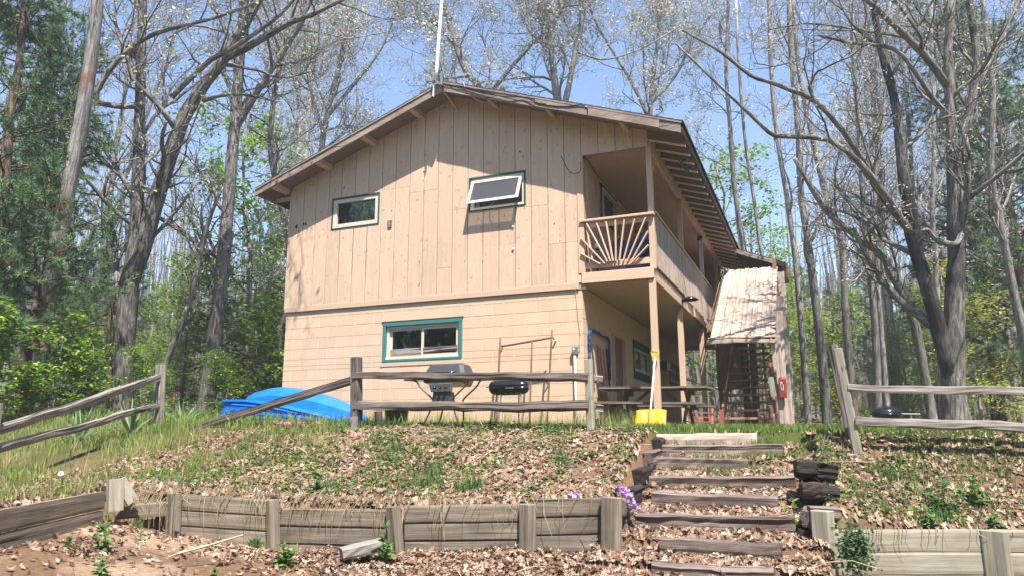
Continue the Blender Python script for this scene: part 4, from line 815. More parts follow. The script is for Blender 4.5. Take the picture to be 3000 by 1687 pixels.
# picnic table
pt = thing('picnic_table', 'weathered grey-brown picnic table under the porch between the posts', 'picnic table', (7.0, 1.15, hz(7, 1.1)))
tx0, tx1 = 6.16, 7.96; tz = .785; tl = -.028
for k in range(5):
    y = .72+k*.15; m = MB(); beam(m, (tx0, y, tz-.02), (tx1+.01*k, y, tz-.05+.0), .14, .04, n=4, rough=.02, up=(0, 0, 1)); m.build('top_board', M['table'], pt)
for y in (.36, .50, 1.62, 1.76): m = MB(); beam(m, (tx0-.04, y, .505), (tx1-.03, y, .455), .13, .038, n=4, rough=.02); m.build('bench_board', M['table'], pt)
for x in (6.52, 7.58):
    g0 = hz(x, 1.1)
    for sg in (-1, 1): m = MB(); beam(m, (x, 1.02-sg*.22+.05, tz-.06), (x, 1.06+sg*.62, g0-.02), .04, .09, up=(0, 1, 0)); m.build('leg', M['table'], pt)
    m = MB(); beam(m, (x+.045, .36, .45), (x+.045, 1.78, .45), .04, .09); m.build('cross_beam', M['table'], pt)
    m = MB(); beam(m, (x+.045, .70, tz-.09), (x+.045, 1.38, tz-.09), .04, .09); m.build('cross_beam', M['table'], pt)
    m = MB(); beam(m, (x+(.05 if x < 7 else -.05), 1.06, .44), (7.05+(-.12 if x < 7 else .12), 1.06, tz-.07), .04, .06, up=(0, 1, 0)); m.build('brace', M['table'], pt)
# red wagon-like crate and junk under the table
t = thing('red_chair', 'low faded red folding chair lying behind the snow shovel', 'chair', (7.6, 1.9, .05))
for k in range(4): m = MB(); beam(m, (7.35, 1.95, .14+k*.08), (7.85, 2.05, .12+k*.08), .02, .045, up=(0, 1, 0)); m.build('slat', M['redc'], t)
for x in (7.36, 7.84): m = MB(); beam(m, (x, 1.92, .02), (x, 2.12, .46), .03, .03); m.build('leg', M['redc'], t)
m = MB(); lathe(m, [(.001, .0), (.10, .0), (.12, .16), (.125, .17), (.11, .16), (.001, .03)], (6.33, -.22, hz(6.3, -.2)), 2, 16); tag(m.build('plant_pot', M['black'], None, True), 'small black plastic pot at the corner of the block wall', 'pot')
# snow shovel leaning on the porch post
sh = thing('snow_shovel', 'yellow plastic snow shovel with a white handle leaning on the porch post', 'shovel', (7.24, -.4, .0))
zs = .02; bxs = 7.255; nx, nz = 13, 9; V = []
for j in range(nz):
    for i in range(nx):
        u = i/(nx-1)*2-1; v = j/(nz-1); wd = .235*(1-.02*v); x = bxs+u*wd; z = zs+v*.33-.012*abs(u)**4*(v > .8); rib = -.028*max(0, math.cos((u*1.1+.0)*PI*4.0*(1-.35*v)))
        V.append((x, -.50+.10*v*v+.07*(1-v)*0+.05*(1-abs(u)**2)*.6+rib+.03*(abs(u)**6), z))
V = np.array(V); F = [(j*nx+i, j*nx+i+1, (j+1)*nx+i+1, (j+1)*nx+i) for j in range(nz-1) for i in range(nx-1)]
m = MB(); m.add(V, np.array(F), V*1.0); o = m.build('blade', M['yellow'], sh, True); md = o.modifiers.new('thick', 'SOLIDIFY'); md.thickness = .008
m = MB(); tube(m, [(bxs, -.515, .10), (bxs+.001, -.47, .22), (bxs+.004, -.42, .37)], [.016, .022, .020], 8, 8); m.build('socket', M['yellow'], sh, True)
m = MB(); tube(m, [(bxs+.003, -.44, .33), (bxs+.02, -.27, .75), (bxs+.035, -.115, 1.13)], .0145, 10, 8); m.build('handle', M['white'], sh, True)
m = MB(); hx, hy = bxs+.036, -.11; tube(m, [(hx, hy, 1.09), (hx+.001, hy+.01, 1.15)], .022, 8); tube(m, [(hx, hy+.01, 1.14), (hx-.05, hy+.015, 1.20), (hx-.055, hy+.02, 1.26)], .013, 8, 10); tube(m, [(hx, hy+.01, 1.14), (hx+.05, hy+.015, 1.20), (hx+.055, hy+.02, 1.26)], .013, 8, 10); tube(m, [(hx-.058, hy+.02, 1.26), (hx+.058, hy+.02, 1.26)], .017, 8); m.build('grip', M['yellow'], sh, True)
# electrical conduit
cn = thing('electrical_conduit', 'white conduit pipe with a grey outlet box at the block wall corner', 'conduit', (5.96, -.05, 0))
m = MB(); tube(m, [(5.965, -.05, -.05), (5.965, -.05, 1.30)], .021, 10); m.build('pipe', M['white'], cn, True)
m = MB(); box(m, 5.92, 6.015, -.085, -.004, 1.28, 1.40); m.build('outlet_box', M['steel'], cn, bevel=.006)
m = MB(); lathe(m, [(.001, -.092), (.018, -.09), (.02, -.084)], (5.955, 0, 1.36), 1, 10); m.build('knob', M['white'], cn)
# rusty frame leaning on the wall
rk = thing('pipe_frame', 'rusty pipe frame leaning against the block wall beside the barrel grill', 'frame', (5.2, -.4, .1))
m = MB(); tube(m, [(4.80, -.62, .05), (4.74, -.30, 1.57)], .019, 8, 6); m.build('upright', M['rust'], rk, True)
m = MB(); tube(m, [(5.64, -.55, .10), (5.66, -.30, 1.66)], .017, 8, 6); m.build('upright', M['rust'], rk, True)
m = MB(); tube(m, [(4.74, -.31, 1.44), (4.95, -.31, 1.455), (5.64, -.31, 1.535)], .017, 8, 6); m.build('crossbar', M['rust'], rk, True)
m = MB(); tube(m, [(5.66, -.31, 1.56), (5.70, -.31, 1.51), (5.725, -.31, 1.48), (5.70, -.31, 1.42), (5.665, -.31, 1.36)], .013, 8, 14); m.build('hook', M['rust'], rk, True)
m = MB(); tube(m, [(4.75, -.31, 1.46), (4.79, -.31, 1.43), (4.77, -.31, 1.38), (4.745, -.31, 1.33)], .012, 8, 10); m.build('hook', M['rust'], rk, True)
m = MB(); lathe(m, [(.001, -.02), (.018, 0), (.001, .02)], (5.725, -.33, 1.48), 1, 8); m.build('cap', M['white'], rk)
m = MB(); tube(m, [(5.36, -.58, .08), (5.32, -.33, 1.49)], .016, 8, 4); tag(m.build('rusty_pole', M['rust'], None, True), 'single rust-brown pole leaning inside the pipe frame', 'pole')

# gas grill
gg = thing('gas_grill', 'grey gas grill on splayed tube legs in front of the block wall', 'grill', (4.4, -1.5, hz(4.4, -1.5)))
def ring(x0, x1, y0, y1, z, r=.03): return [(x0+r, y0, z), (x1-r, y0, z), (x1, y0+r, z), (x1, y1-r, z), (x1-r, y1, z), (x0+r, y1, z), (x0, y1-r, z), (x0, y0+r, z)]
m = MB(); loft(m, [ring(4.055, 4.755, -1.72, -1.28, .865, .05), ring(4.065, 4.745, -1.71, -1.29, .90, .05), ring(4.125, 4.695, -1.66, -1.32, 1.02, .05), ring(4.15, 4.67, -1.62, -1.35, 1.035, .05)]); m.build('lid', M['grill'], gg)
m = MB(); hexa(m, [(4.07, -1.70, .76), (4.73, -1.70, .76), (4.69, -1.32, .70), (4.11, -1.32, .70)], [(4.05, -1.715, .862), (4.76, -1.715, .862), (4.76, -1.285, .862), (4.05, -1.285, .862)]); m.build('firebox', M['black'], gg, bevel=.01)
m = MB(); P = [(-.07, 0), (-.02, .008), (-.005, .022), (.0, .008), (.012, .034), (.022, .012), (.038, .02), (.045, .006), (.075, .0), (.04, -.008), (-.03, -.008)]
n = len(P); y = -1.683
m.add([(4.40+a, y-.0-(b+.01)*-.32, .945+b*.95) for a, b in P]+[(4.40+a, y-.004-(b+.01)*-.32, .945+b*.95) for a, b in P], [np.array([list(range(n, 2*n))[::-1]]), np.array([(i, n+i, n+(i+1) % n, (i+1) % n) for i in range(n)])]); m.build('emblem', M['white'], gg)
m = MB(); tube(m, [(4.14, -1.72, .885), (4.14, -1.76, .90), (4.66, -1.76, .90), (4.66, -1.72, .885)], .009, 6); m.build('handle', M['black'], gg, True)
for s, (x0, x1) in enumerate(((3.72, 4.04), (4.765, 5.06))): m = MB(); box(m, x0, x1, -1.70, -1.36, .80, .825); m.build('side_shelf', M['black'], gg, bevel=.006)
m = MB(); hexa(m, [(4.215, -1.73, .615), (4.545, -1.73, .615), (4.545, -1.66, .615), (4.215, -1.66, .615)], [(4.195, -1.77, .735), (4.565, -1.77, .735), (4.565, -1.68, .735), (4.195, -1.68, .735)]); m.build('control_panel', M['grillpanel'], gg, bevel=.004)
for x in (4.30, 4.39, 4.48): m = MB(); lathe(m, [(.001, -1.80), (.018, -1.795), (.022, -1.765)], (x, 0, .675), 1, 12); m.build('knob', M['black'], gg, True)
m = MB(); loft(m, [ring(4.20, 4.54, -1.70, -1.52, .40, .02), ring(4.215, 4.525, -1.70, -1.52, .50, .02), ring(4.235, 4.52, -1.71, -1.54, .614, .02)]); m.build('pedestal_panel', M['grill'], gg)
g0 = hz(4.4, -1.5)
for (xt, xm_, xb, y) in ((3.80, 4.20, 4.03, -1.66), (4.94, 4.56, 4.68, -1.66), (3.86, 4.24, 4.16, -1.38), (5.0, 4.60, 4.60, -1.38)):
    m = MB(); tube(m, [(xt, y, .815), (xt+(.12 if xt < 4.4 else -.12), y, .79), ((xt+xm_)/2, y, .69), (xm_, y, .52), (xm_+(.01 if xt < 4.4 else -.01), y, .42), (xb, y, g0+.0)], .013, 8, 26); m.build('leg', M['grill'], gg, True)
m = MB(); box(m, 4.16, 4.58, -1.70, -1.36, .375, .395); m.build('bottom_shelf', M['grill'], gg)
for x in (4.03, 4.68): m = MB(); lathe(m, [(.03, -.012), (.045, -.01), (.045, .01), (.03, .012)], (x, -1.66, g0+.035), 1, 14); m.build('wheel', M['black'], gg)
# barrel charcoal grill
cg = thing('barrel_grill', 'glossy black barrel charcoal grill on four legs behind the fence rail', 'grill', (5.4, -1.5, hz(5.4, -1.5)))
def barrel(mb, half):
    secs = []; R1 = .125
    for t in np.linspace(-1, 1, 13):
        x = 5.395+.305*math.sin(t*PI/2); rr = R1*max(.28, (1-abs(t)**3.2*.75)); a = np.linspace(0, PI, 11) if half > 0 else np.linspace(PI, 2*PI, 11)
        secs.append([(x, -1.5+rr*1.05*math.cos(q), .668+(.004 if half > 0 else -.004)+rr*.92*math.sin(q)) for q in a])
    loft(mb, secs)
m = MB(); barrel(m, 1); m.build('lid', M['black'], cg, True); m = MB(); barrel(m, -1); m.build('bowl', M['black'], cg, True)
m = MB(); tube(m, [(5.08, -1.63, .668), (5.20, -1.638, .668), (5.60, -1.638, .668), (5.72, -1.63, .668)], .007, 6); m.build('rim', M['black'], cg)
m = MB(); box(m, 5.40, 5.53, -1.650, -1.628, .64, .655); m.build('label_plate', M['steel'], cg)
for x in (5.35, 5.44, 5.53): m = MB(); box(m, x, x+.06, -1.592, -1.585, .573, .580); m.build('vent', M['steel'], cg)
for (x, y, xb) in ((5.17, -1.44, 5.10), (5.60, -1.56, 5.68), (5.30, -1.56, 5.25), (5.52, -1.42, 5.50)): m = MB(); tube(m, [(x, y, .585), (xb, y+(.03 if y > -1.5 else -.05), hz(xb, y)-.01)], .011, 8); m.build('leg', M['steel'], cg)
# kettle at the right, in the yard
kt = thing('kettle_grill', 'low black kettle fire pit with a domed lid in the yard at right', 'grill', (10.7, 3.0, .1)); kz = hz(10.7, 3.0)
m = MB(); lathe(m, [(.245, .335), (.24, .37), (.20, .42), (.12, .455), (.001, .465)], (10.69, 3.04, 0), 2, 28); lathe(m, [(.03, .46), (.035, .48), (.001, .49)], (10.69, 3.04, 0), 2, 8); m.build('lid', M['black'], kt, True)
m = MB(); lathe(m, [(.001, .17), (.14, .19), (.22, .25), (.245, .33), (.27, .333), (.27, .322)], (10.69, 3.04, 0), 2, 28); m.build('bowl', M['black'], kt, True)
m = MB(); tube(m, [(10.90, 2.95, .325), (11.2, 2.9, .315)], .012, 6); m.build('handle', M['steel'], kt)
for a in (0, 2.1, 4.2): m = MB(); tube(m, [(10.69+.14*math.cos(a), 3.04+.14*math.sin(a), .22), (10.69+.19*math.cos(a), 3.04+.19*math.sin(a), kz-.02)], .013, 6); m.build('leg', M['black'], kt)

# blue plastic boats piled upside down by the wall
def hull(name, parent, prof, hw, yc, zb, lip=.05, steps=((.0, 1.0), (.28, .985), (.30, .93), (.62, .89), (.65, .82), (.93, .60), (1.0, .30), (1.0, .0))):
    # prof: (x, top height, half-width factor); steps: ledges round the side (height share, width share)
    m = MB(); P = np.array(prof, float); xs_ = np.linspace(P[0, 0], P[-1, 0], 34); secs = []
    for x in xs_:
        z = np.interp(x, P[:, 0], P[:, 1]); w_ = hw*np.interp(x, P[:, 0], P[:, 2]); h = z-zb; row = []
        lf = [(-1-lip/max(w_, .03), 0), (-1-lip/max(w_, .03), min(.04/max(h, .02), .9))]
        pr = lf+[(-b, min(max(a, lf[1][1]), 1)) for a, b in steps]; full = pr+[(-a, b) for a, b in pr[::-1]]
        # steps are listed bottom to top: share of height, share of width
        for a, b in full: row.append((x, yc+a*w_, zb+b*h))
        secs.append(row)
    loft(m, secs); return m.build(name, M['bluep'], parent, False)
ST1 = ((.10, 1.0), (.42, .97), (.44, .90), (.74, .86), (.77, .78), (.95, .55), (1.0, .25), (1.0, .0))
bt = thing('plastic_boat', 'bright blue plastic boat lying upside down topmost on its pile', 'boat', (1.3, -1.0, .1))
hull('hull', bt, [(.12, .60, .35), (.16, .70, .62), (.30, .73, .80), (.34, .755, .84), (.65, .81, .97), (.98, .825, 1), (1.4, .755, .98), (1.83, .64, .90), (2.2, .50, .70), (2.45, .37, .42), (2.60, .27, .05)], .46, -.95, .20, .06, ST1)
bt = thing('plastic_boat', 'blue plastic boat with a wide stepped rim lying under the other', 'boat', (1.1, -1.2, .1))
hull('hull', bt, [(-.10, .575, .30), (-.06, .595, .60), (.10, .60, .78), (.6, .585, .98), (1.1, .52, 1), (1.6, .42, .95), (2.05, .32, .70), (2.3, .22, .3)], .50, -1.20, .10, .05, ((.12, .92), (.50, .90), (.52, 1.02), (.62, 1.02), (.64, .93), (.90, .91), (.93, 1.0), (1.0, .98), (1.0, .0)))
m = MB(); tube(m, [(.35, -1.68, .50), (.8, -1.71, .47), (1.3, -1.69, .41), (1.7, -1.62, .34)], .02, 6, 14); m.build('keel_rib', M['bluep'], bt, True)
m = MB(); tube(m, [(.10, -1.66, .33), (.6, -1.72, .30), (1.1, -1.72, .27), (1.6, -1.65, .22)], .016, 6, 14); m.build('keel_rib', M['bluep'], bt, True)
m = MB(); lathe(m, [(.001, .0), (.17, .0), (.21, .32), (.225, .33), (.19, .31), (.001, .04)], (2.95, -.6, hz(2.9, -.6)+.0), 2, 20); tag(m.build('black_tub', M['black'], None, True), 'black plastic tub by the wall behind the blue boats', 'tub')

# antenna pole on the gable
an = thing('antenna_mast', 'white mast rising from a bracket on the gable peak', 'mast', (3.60, -.60, 6.3))
m = MB(); tube(m, [(3.585, -.60, 6.36), (3.62, -.60, 7.1), (3.70, -.60, 8.3)], [.036, .033, .030], 12, 6); m.build('pole', M['white'], an, True)
m = MB(); beam(m, (3.56, -.615, 6.36), (3.70, -.60, 6.22), .03, .07, up=(0, 1, 0)); beam(m, (3.54, -.62, 6.42), (3.54, -.62, 6.3), .05, .03, up=(0, 1, 0)); m.build('bracket', M['barge'], an)
m = MB(); beam(m, (3.68, -.59, 6.46), (3.70, -.58, 6.22), .035, .05, up=(0, 1, 0)); m.build('bracket', M['steel'], an)
m = MB(); beam(m, (3.545, -.60, 6.24), (3.535, -.60, 6.03), .012, .045, up=(0, 1, 0), n=3, rough=.1); m.build('hanging_strip', M['white'], an)

# ------------------------------------------------------------------ split rail fences
def post(parent, x, y, zt, w=.12, lean=(0, 0), mt='grey', zb=None):
    m = MB(); zb = (hz(x, y)-.15) if zb is None else zb; beam(m, (x, y, zb), (x+lean[0], y+lean[1], zt), w, w*.8, up=(.2, 1, 0), n=7, rough=.05); o = m.build('post', M[mt], parent, bevel=.004)
    for f in (.45, .8):
        p = MB(); zz = hz(x, y)+(zt-hz(x, y))*f; lathe(p, [(.001, -w*.41), (.02, -w*.415), (.022, -w*.38)], (x+lean[0]*f+w*.2, y, zz), 1, 8, (1, 1.8)); p.build('mortise_hole', M['dark'], parent)
    return o
def rail(parent, p, q, w=.085, mt='grey', seed=1, label=None):
    m = MB(); p = np.array(p); q = np.array(q); beam(m, p, q, w*.8, w, n=18, rough=.13, twist=.4, seed=seed); V = m.v[0]; tt = np.repeat(np.linspace(0, 1, 19), 12); m.v[0] = V+np.stack([0*tt, .01*np.sin(tt*7+seed), -.006*np.sin(tt*PI)*(seed % 3)/2+.005*np.sin(tt*13+seed)+.004*np.sin(tt*31+seed)], 1); o = m.build('rail', M[mt], parent)
    if label: o['label'] = label
    return o
FY = -3.6
fm = thing('split_rail_fence', 'weathered two-rail fence in front of the grills, joining two posts', 'fence', (5.7, FY, 0))
post(fm, 4.19, FY, .955, .135, (-.05, 0), 'greydark'); post(fm, 7.25, FY, .80, .085, (-.01, 0), 'plankpale')
rail(fm, (4.14, FY-.03, .725), (7.24, FY-.03, .60), .085, 'greydark', 5); rail(fm, (4.16, FY-.03, .345), (7.24, FY-.03, .285), .10, 'greydark', 8)
m = MB(); box(m, 4.16, 4.24, FY-.115, FY-.06, .03, .20, 2); m.build('bolt_plate', M['stone'], fm, bevel=.004)
for z in (.58, .26): m = MB(); beam(m, (7.30, FY+.03, z), (7.38, FY+.06, z-.01), .07, .08, n=2, rough=.15); m.build('rail_stub', M['grey'], fm)
m = MB(); beam(m, (4.12, FY+.0, .67), (1.55, FY-.12, .06), .075, .09, n=14, rough=.12, seed=14); tag(m.build('fallen_rail', M['greydark'], None), 'dark broken fence rail slanting from its post down to the grass', 'rail')
m = MB(); beam(m, (4.3, FY+.3, .28), (4.32, FY+.32, -.05), .10, .06, up=(0, 1, 0), n=4, rough=.1); tag(m.build('post_brace', M['greydark'], None), 'dark split brace standing behind the left fence post of the grills', 'post')
fl_ = thing('split_rail_fence', 'silvery two-rail fence running down the left grassy bank', 'fence', (.8, FY, 0))
post(fl_, .83, FY, .99, .13, (-.06, 0), 'grey'); post(fl_, 2.12, -6.78, .28, .13, (0, 0), 'grey')
rail(fl_, (.80, FY-.05, .80), (2.14, -6.80, .0), .085, 'grey', 3); rail(fl_, (.84, FY-.05, .41), (2.12, -6.75, -.17), .08, 'grey', 4)
fr = thing('split_rail_fence', 'grey two-rail fence at the right edge in front of the woods', 'fence', (10, FY, 0))
post(fr, 9.93, FY, .80, .085, (-.11, 0), 'plankpale'); post(fr, 9.90, FY+.22, .86, .10, (-.12, 0), 'grey'); post(fr, 12.9, FY, .72, .11, (0, 0), 'grey')
rail(fr, (9.88, FY-.03, .405), (12.95, FY-.03, .25), .065, 'grey', 21); rail(fr, (9.92, FY-.03, .088), (12.95, FY-.03, -.08), .075, 'grey', 22)

# ------------------------------------------------------------------ retaining walls of planks and posts
def plank(parent, p, q, h, mt='plank', seed=1, th=.04):
    m = MB(); beam(m, p, q, th, h, n=6, rough=.022, seed=seed); return m.build('plank', M[mt], parent)
def wpost(parent, p, zt, zb, w=.15, lean=(0, 0), mt='plank', d=.10, up=(.4, 1, 0)):
    m = MB(); beam(m, (p[0], p[1], zb), (p[0]+lean[0], p[1]+lean[1], zt), w, d, up=up, n=3, rough=.02, seed=int(p[0]*100)); return m.build('post', M[mt], parent, bevel=.004)
rwl = thing('retaining_wall', 'long grey plank retaining wall with posts holding up the leafy bank', 'retaining wall', (6, -5.5, -1))
segs = [((4.02, -6.19, -.57), (4.87, -5.83, -.63)), ((4.89, -5.82, -.70), (6.08, -5.66, -.69)), ((6.1, -5.63, -.655), (7.19, -5.33, -.63)), ((7.20, -5.31, -.60), (7.86, -5.15, -.575))]
hts = [.135, .15, .145, .142]; sd_ = 31
for i, (p, q) in enumerate(segs):
    p = np.array(p); q = np.array(q); h = hts[i]
    for k in range(4 if i in (1, 2) else 3+(i == 3)):
        dz = np.array([0, 0, -h*.5-k*(h+.007)]); out = np.array([.012, -.03, 0])*(k == 0)*(i == 0); sd_ += 1
        plank(rwl, p+dz-out*0+np.array([.0, -.0+.012*k, 0]), q+dz+np.array([0, .012*k+(.0), 0]), h, 'plank', sd_)
wpost(rwl, (7.88, -5.24), -.565, -1.25, .185, (.02, 0)); wpost(rwl, (7.19, -5.40), -.63, -1.2, .14, (0, 0))
wpost(rwl, (6.08, -5.70), -.66, -1.15, .12, (-.05, -.02)); wpost(rwl, (4.90, -5.90), -.62, -1.15, .09, (-.04, -.02)); wpost(rwl, (4.04, -6.26), -.56, -1.05, .13, (-.03, 0))
m = MB(); beam(m, (7.96, -5.12, -.66), (7.93, -4.4, -.60), .05, .14, n=3, rough=.03); m.build('plank', M['plank'], rwl)
# the collapsed piece and the left end
cw = thing('collapsed_wall', 'broken tilted end of the plank wall where the bank has slumped', 'retaining wall', (3.6, -6.5, -.6))
m = MB(); beam(m, at(295, 1258, 6.75), at(440, 1238, 6.9)*.55+at(438, 1262, 6.8)*.45, .04, .13, n=4, rough=.03, seed=71); m.v[0] = m.v[0]+np.array([0, 0, -.10]); m.build('plank', M['plank'], cw)
m = MB(); P0 = at(300, 1208, 6.6); P1 = at(332, 1262, 6.65); beam(m, P0, P1, .04, .13, n=3, rough=.04, up=(0, 1, 0)); m.build('plank', M['plankpale'], cw)
m = MB(); beam(m, at(298, 1245, 6.62), at(340, 1268, 6.66), .04, .11, n=3, rough=.04); m.build('plank', M['plank'], cw)
m = MB(); p = at(290, 1204, 6.55); q = at(288, 1284, 6.5); beam(m, q, p, .10, .12, up=(.4, 1, 0), n=3, rough=.03); m.build('post', M['plankpale'], cw)
m = MB(); a = at(398, 1290, 6.85); beam(m, a, at(436, 1304, 6.9), .05, .16, n=2, rough=.05); m.build('plank', M['tiedark'], cw)
lw = thing('retaining_wall', 'dark plank retaining wall at the left edge below the grass', 'retaining wall', (4.2, -7.5, -.7))
for k in range(3):
    dz = np.array([-.0, 0, -.075-k*.158]); plank(lw, np.array([3.80, -6.84, -.51])+dz, np.array([5.05, -9.2, -.50])+dz+np.array([.0, 0, -.03]), .15, 'plank', 81+k)
rr = thing('retaining_wall', 'pale grey plank retaining wall at the lower right', 'retaining wall', (10.3, -4.7, -1))
rwp = [np.array([9.62, -4.98, -.0]), np.array([10.79, -4.50, 0]), np.array([11.9, -4.22, 0])]
for s in range(2):
    p, q = rwp[s], rwp[s+1]; zt = -.785
    for k in range(4): plank(rr, p+np.array([0, 0, zt-.085-k*.172]), q+np.array([0, 0, zt-.085-k*.172-(.0)]), .166, 'plankpale', 91+k+10*s)
wpost(rr, (9.56, -5.06), -.635, -1.35, .165, (.0, 0), 'plankpale', .12); wpost(rr, (10.80, -4.56), -.79, -1.35, .19, (0, 0), 'plankpale', .10)
# steps of old railway ties
sg = 'timber steps up the bank'
names = ['bleached topmost timber step edging the lawn', 'second timber step from the top, pale and split', 'third timber step from the top, half buried in leaves', 'fourth timber step from the top, long and reddish brown', 'fifth timber step from the top, short and leaf covered', 'sixth timber step from the top, long and cracked', 'seventh timber step from the top beside the dark side timbers', 'lowest timber step, almost buried in leaves']
for i, (y, z, xa, xb) in enumerate(TIES):
    m = MB(); tl = .012*math.sin(i*2.7); beam(m, (xa, y-.02, z-.045-tl), (xb, y-.02, z-.042+tl), .17, .14, n=12, rough=.10, seed=200+i)
    tag(m.build('timber_step', M['shanty'] if i == 0 else M['tie'], None), names[i], 'step', sg)
# dark timbers stacked beside the steps
sk = thing('timber_edging', 'stack of rotting black timbers edging the right side of the steps', 'timber stack', (9.5, -4.5, -.6))
for i, (p, q, w_, h, mt) in enumerate((((9.50, -4.38, -.40), (9.62, -3.2, -.36), .16, .14, 'tiedark'), ((9.48, -4.62, -.55), (9.58, -3.4, -.50), .18, .14, 'tiedark'), ((9.48, -4.98, -.72), (9.56, -3.6, -.66), .16, .14, 'tie'), ((9.44, -4.98, -.88), (9.55, -3.7, -.80), .17, .16, 'tiedark'), ((9.43, -5.0, -1.06), (9.54, -3.8, -.97), .17, .16, 'tiedark'), ((9.43, -5.02, -1.23), (9.53, -4.0, -1.14), .17, .15, 'tiedark'))):
    m = MB(); beam(m, p, q, w_, h, n=6, rough=.07, seed=300+i); m.build('timber', M[mt], sk)
def logend(p, q, r, sd_):
    r_ = np.random.RandomState(sd_); m = MB(); p = np.array(p); q = np.array(q); d, a, b = frame_of(q-p); secs = []; k = 18; base = 1+.10*r_.randn(k)
    for t, sc in ((0, .80), (.03, .95), (.25, 1), (.5, 1.02), (.75, .97), (.97, .93), (1, .7)):
        an = np.arange(k)*2*PI/k; rr = r*sc*base*(1+.05*r_.randn(k))*(1+.10*np.cos(4*an)*-1); secs.append([p+(q-p)*t+rr[i]*(math.cos(an[i])*a+.86*math.sin(an[i])*b) for i in range(k)])
    loft(m, secs); V = m.v[0]; rel = (V-p); m.g[0] = np.column_stack([rel@d, rel@a, rel@b])+sd_; return m.build('timber', M['tiedark'], sk, False)
logend((9.36, -4.44, -.335), (9.56, -4.40, -.345), .095, 341); logend((9.53, -4.42, -.35), (9.70, -4.38, -.37), .088, 345); logend((9.40, -4.64, -.51), (9.58, -4.60, -.52), .088, 342); logend((9.55, -4.62, -.52), (9.70, -4.58, -.54), .080, 346)
m = MB(); beam(m, (9.46, -4.93, -.66), (9.68, -4.88, -.67), .15, .10, n=4, rough=.06, seed=343); m.build('timber', M['tie'], sk)
sl = thing('timber_edging', 'crumbling dark timbers edging the left side of the steps', 'timber stack', (7.9, -4, -.4))
for i, (y0, y1, z) in enumerate(((-3.35, -3.1, -.13), (-3.85, -3.3, -.26), (-4.3, -3.5, -.42), (-4.7, -3.8, -.57), (-5.0, -4.2, -.74), (-5.08, -4.4, -.90))):
    m = MB(); beam(m, (7.90, y0, z-.03), (7.90, y1, z), .16, .15, n=4, rough=.08, seed=360+i); m.build('timber', M['tie' if i in (1, 4) else 'tiedark'], sl)
m = MB(); P = [at(852, 1378, 5.95), at(905, 1362, 6.0), at(965, 1350, 6.1), at(972, 1372, 6.05), at(945, 1392, 5.9), at(860, 1402, 5.85)]
V = np.array(P); V2 = V+np.array([-.05, .10, -.09]); n = 6; m.add(np.concatenate([V, V2]), [np.array([list(range(6))]), np.array([list(range(11, 5, -1))]), np.array([(i, i+6, (i+1) % 6+6, (i+1) % 6) for i in range(6)])])
m = MB(); beam(m, at(858, 1392, 5.95), at(966, 1366, 6.1), .16, .09, n=5, rough=.07, seed=77); tag(m.build('concrete_chunk', M['stone'], None), 'pale broken concrete kerb piece lying below the plank wall', 'concrete')
m = MB(); lathe(m, [(.001, .0), (.022, .008), (.028, .03), (.018, .05), (.001, .056)], tuple(at(153, 1195, 6.4)-np.array([0, 0, .02])), 2, 10); tag(m.build('white_stone', M['white'], None, True), 'small white stone lying in the grass at the far left', 'stone')
m = MB(); tube(m, [at(445, 1392, 5.2), at(520, 1372, 5.4), at(610, 1345, 5.7)], .008, 6, 8); o = tag(m.build('fallen_stick', M['shanty'], None), 'long pale stick lying on the sand below the wall', 'stick')
for v in [o]: v.location.z -= .0

# ------------------------------------------------------------------ trees
def unit(v): return v/(np.linalg.norm(v, axis=-1, keepdims=True)+1e-9)
def interp_path(P, Rr, par, t):        # P (N,K,3): place, radius and direction on parent par at t
    K = P.shape[1]; s = t*(K-1); i = np.minimum(s.astype(int), K-2); f = (s-i)[:, None]
    return P[par, i]*(1-f)+P[par, i+1]*f, Rr[par, i]*(1-f[:, 0])+Rr[par, i+1]*f[:, 0], unit(P[par, i+1]-P[par, i])
def sprout(P, Rr, per, length, rng, K=5, ang=(35, 60), t0=.3, t1=1., rr=.55, up=.10, wander=.16, shrink=.5, tipr=.35, rmin=.002, minlen=.3):
    Np = P.shape[0]; L0 = np.linalg.norm(P[:, -1]-P[:, 0], axis=1); n = Np*per; par = np.repeat(np.arange(Np), per)
    t = t0+(t1-t0)*(np.tile(np.arange(per), Np)+rng.rand(n))/per; p, r, d = interp_path(P, Rr, par, np.clip(t, 0, .999))
    a = np.radians(ang[0]+(ang[1]-ang[0])*rng.rand(n)); rnd = unit(rng.randn(n, 3)); perp = unit(rnd-(rnd*d).sum(1)[:, None]*d)
    dr = unit(d*np.cos(a)[:, None]+perp*np.sin(a)[:, None]); L = (length if np.isscalar(length) else 0)
    L = (np.full(n, length) if np.isscalar(length) else length[0]*L0[par])*(1-shrink*t)*(.65+.6*rng.rand(n)); L = np.maximum(L, minlen*L.mean())
    pts = [p]; st = (L/(K-1))[:, None]; cur = p; bias = rng.randn(n, 3)*wander*.5
    for k in range(K-1):
        dr = unit(dr+rng.randn(n, 3)*wander+bias+np.array([0, 0, up])); cur = cur+dr*st; pts.append(cur)
    Q = np.stack(pts, 1); r0 = np.maximum(r*rr*(.8+.4*rng.rand(n)), rmin); R2 = r0[:, None]*np.linspace(1, tipr, K)[None]
    return Q, np.maximum(R2, rmin)
def visible_only(Q, R2, mx=.25, my=.5):
    k = seen(Q[:, :, 0], Q[:, :, 1], Q[:, :, 2], mx, my).any(1); return Q[k], R2[k]
def clear_house(Q):
    x, y, z = Q[..., 0], Q[..., 1], Q[..., 2]
    return ~((x > -.7) & (x < 9.2) & (y > -.7) & (y < 10.4) & (z < 6.8)).any(-1)
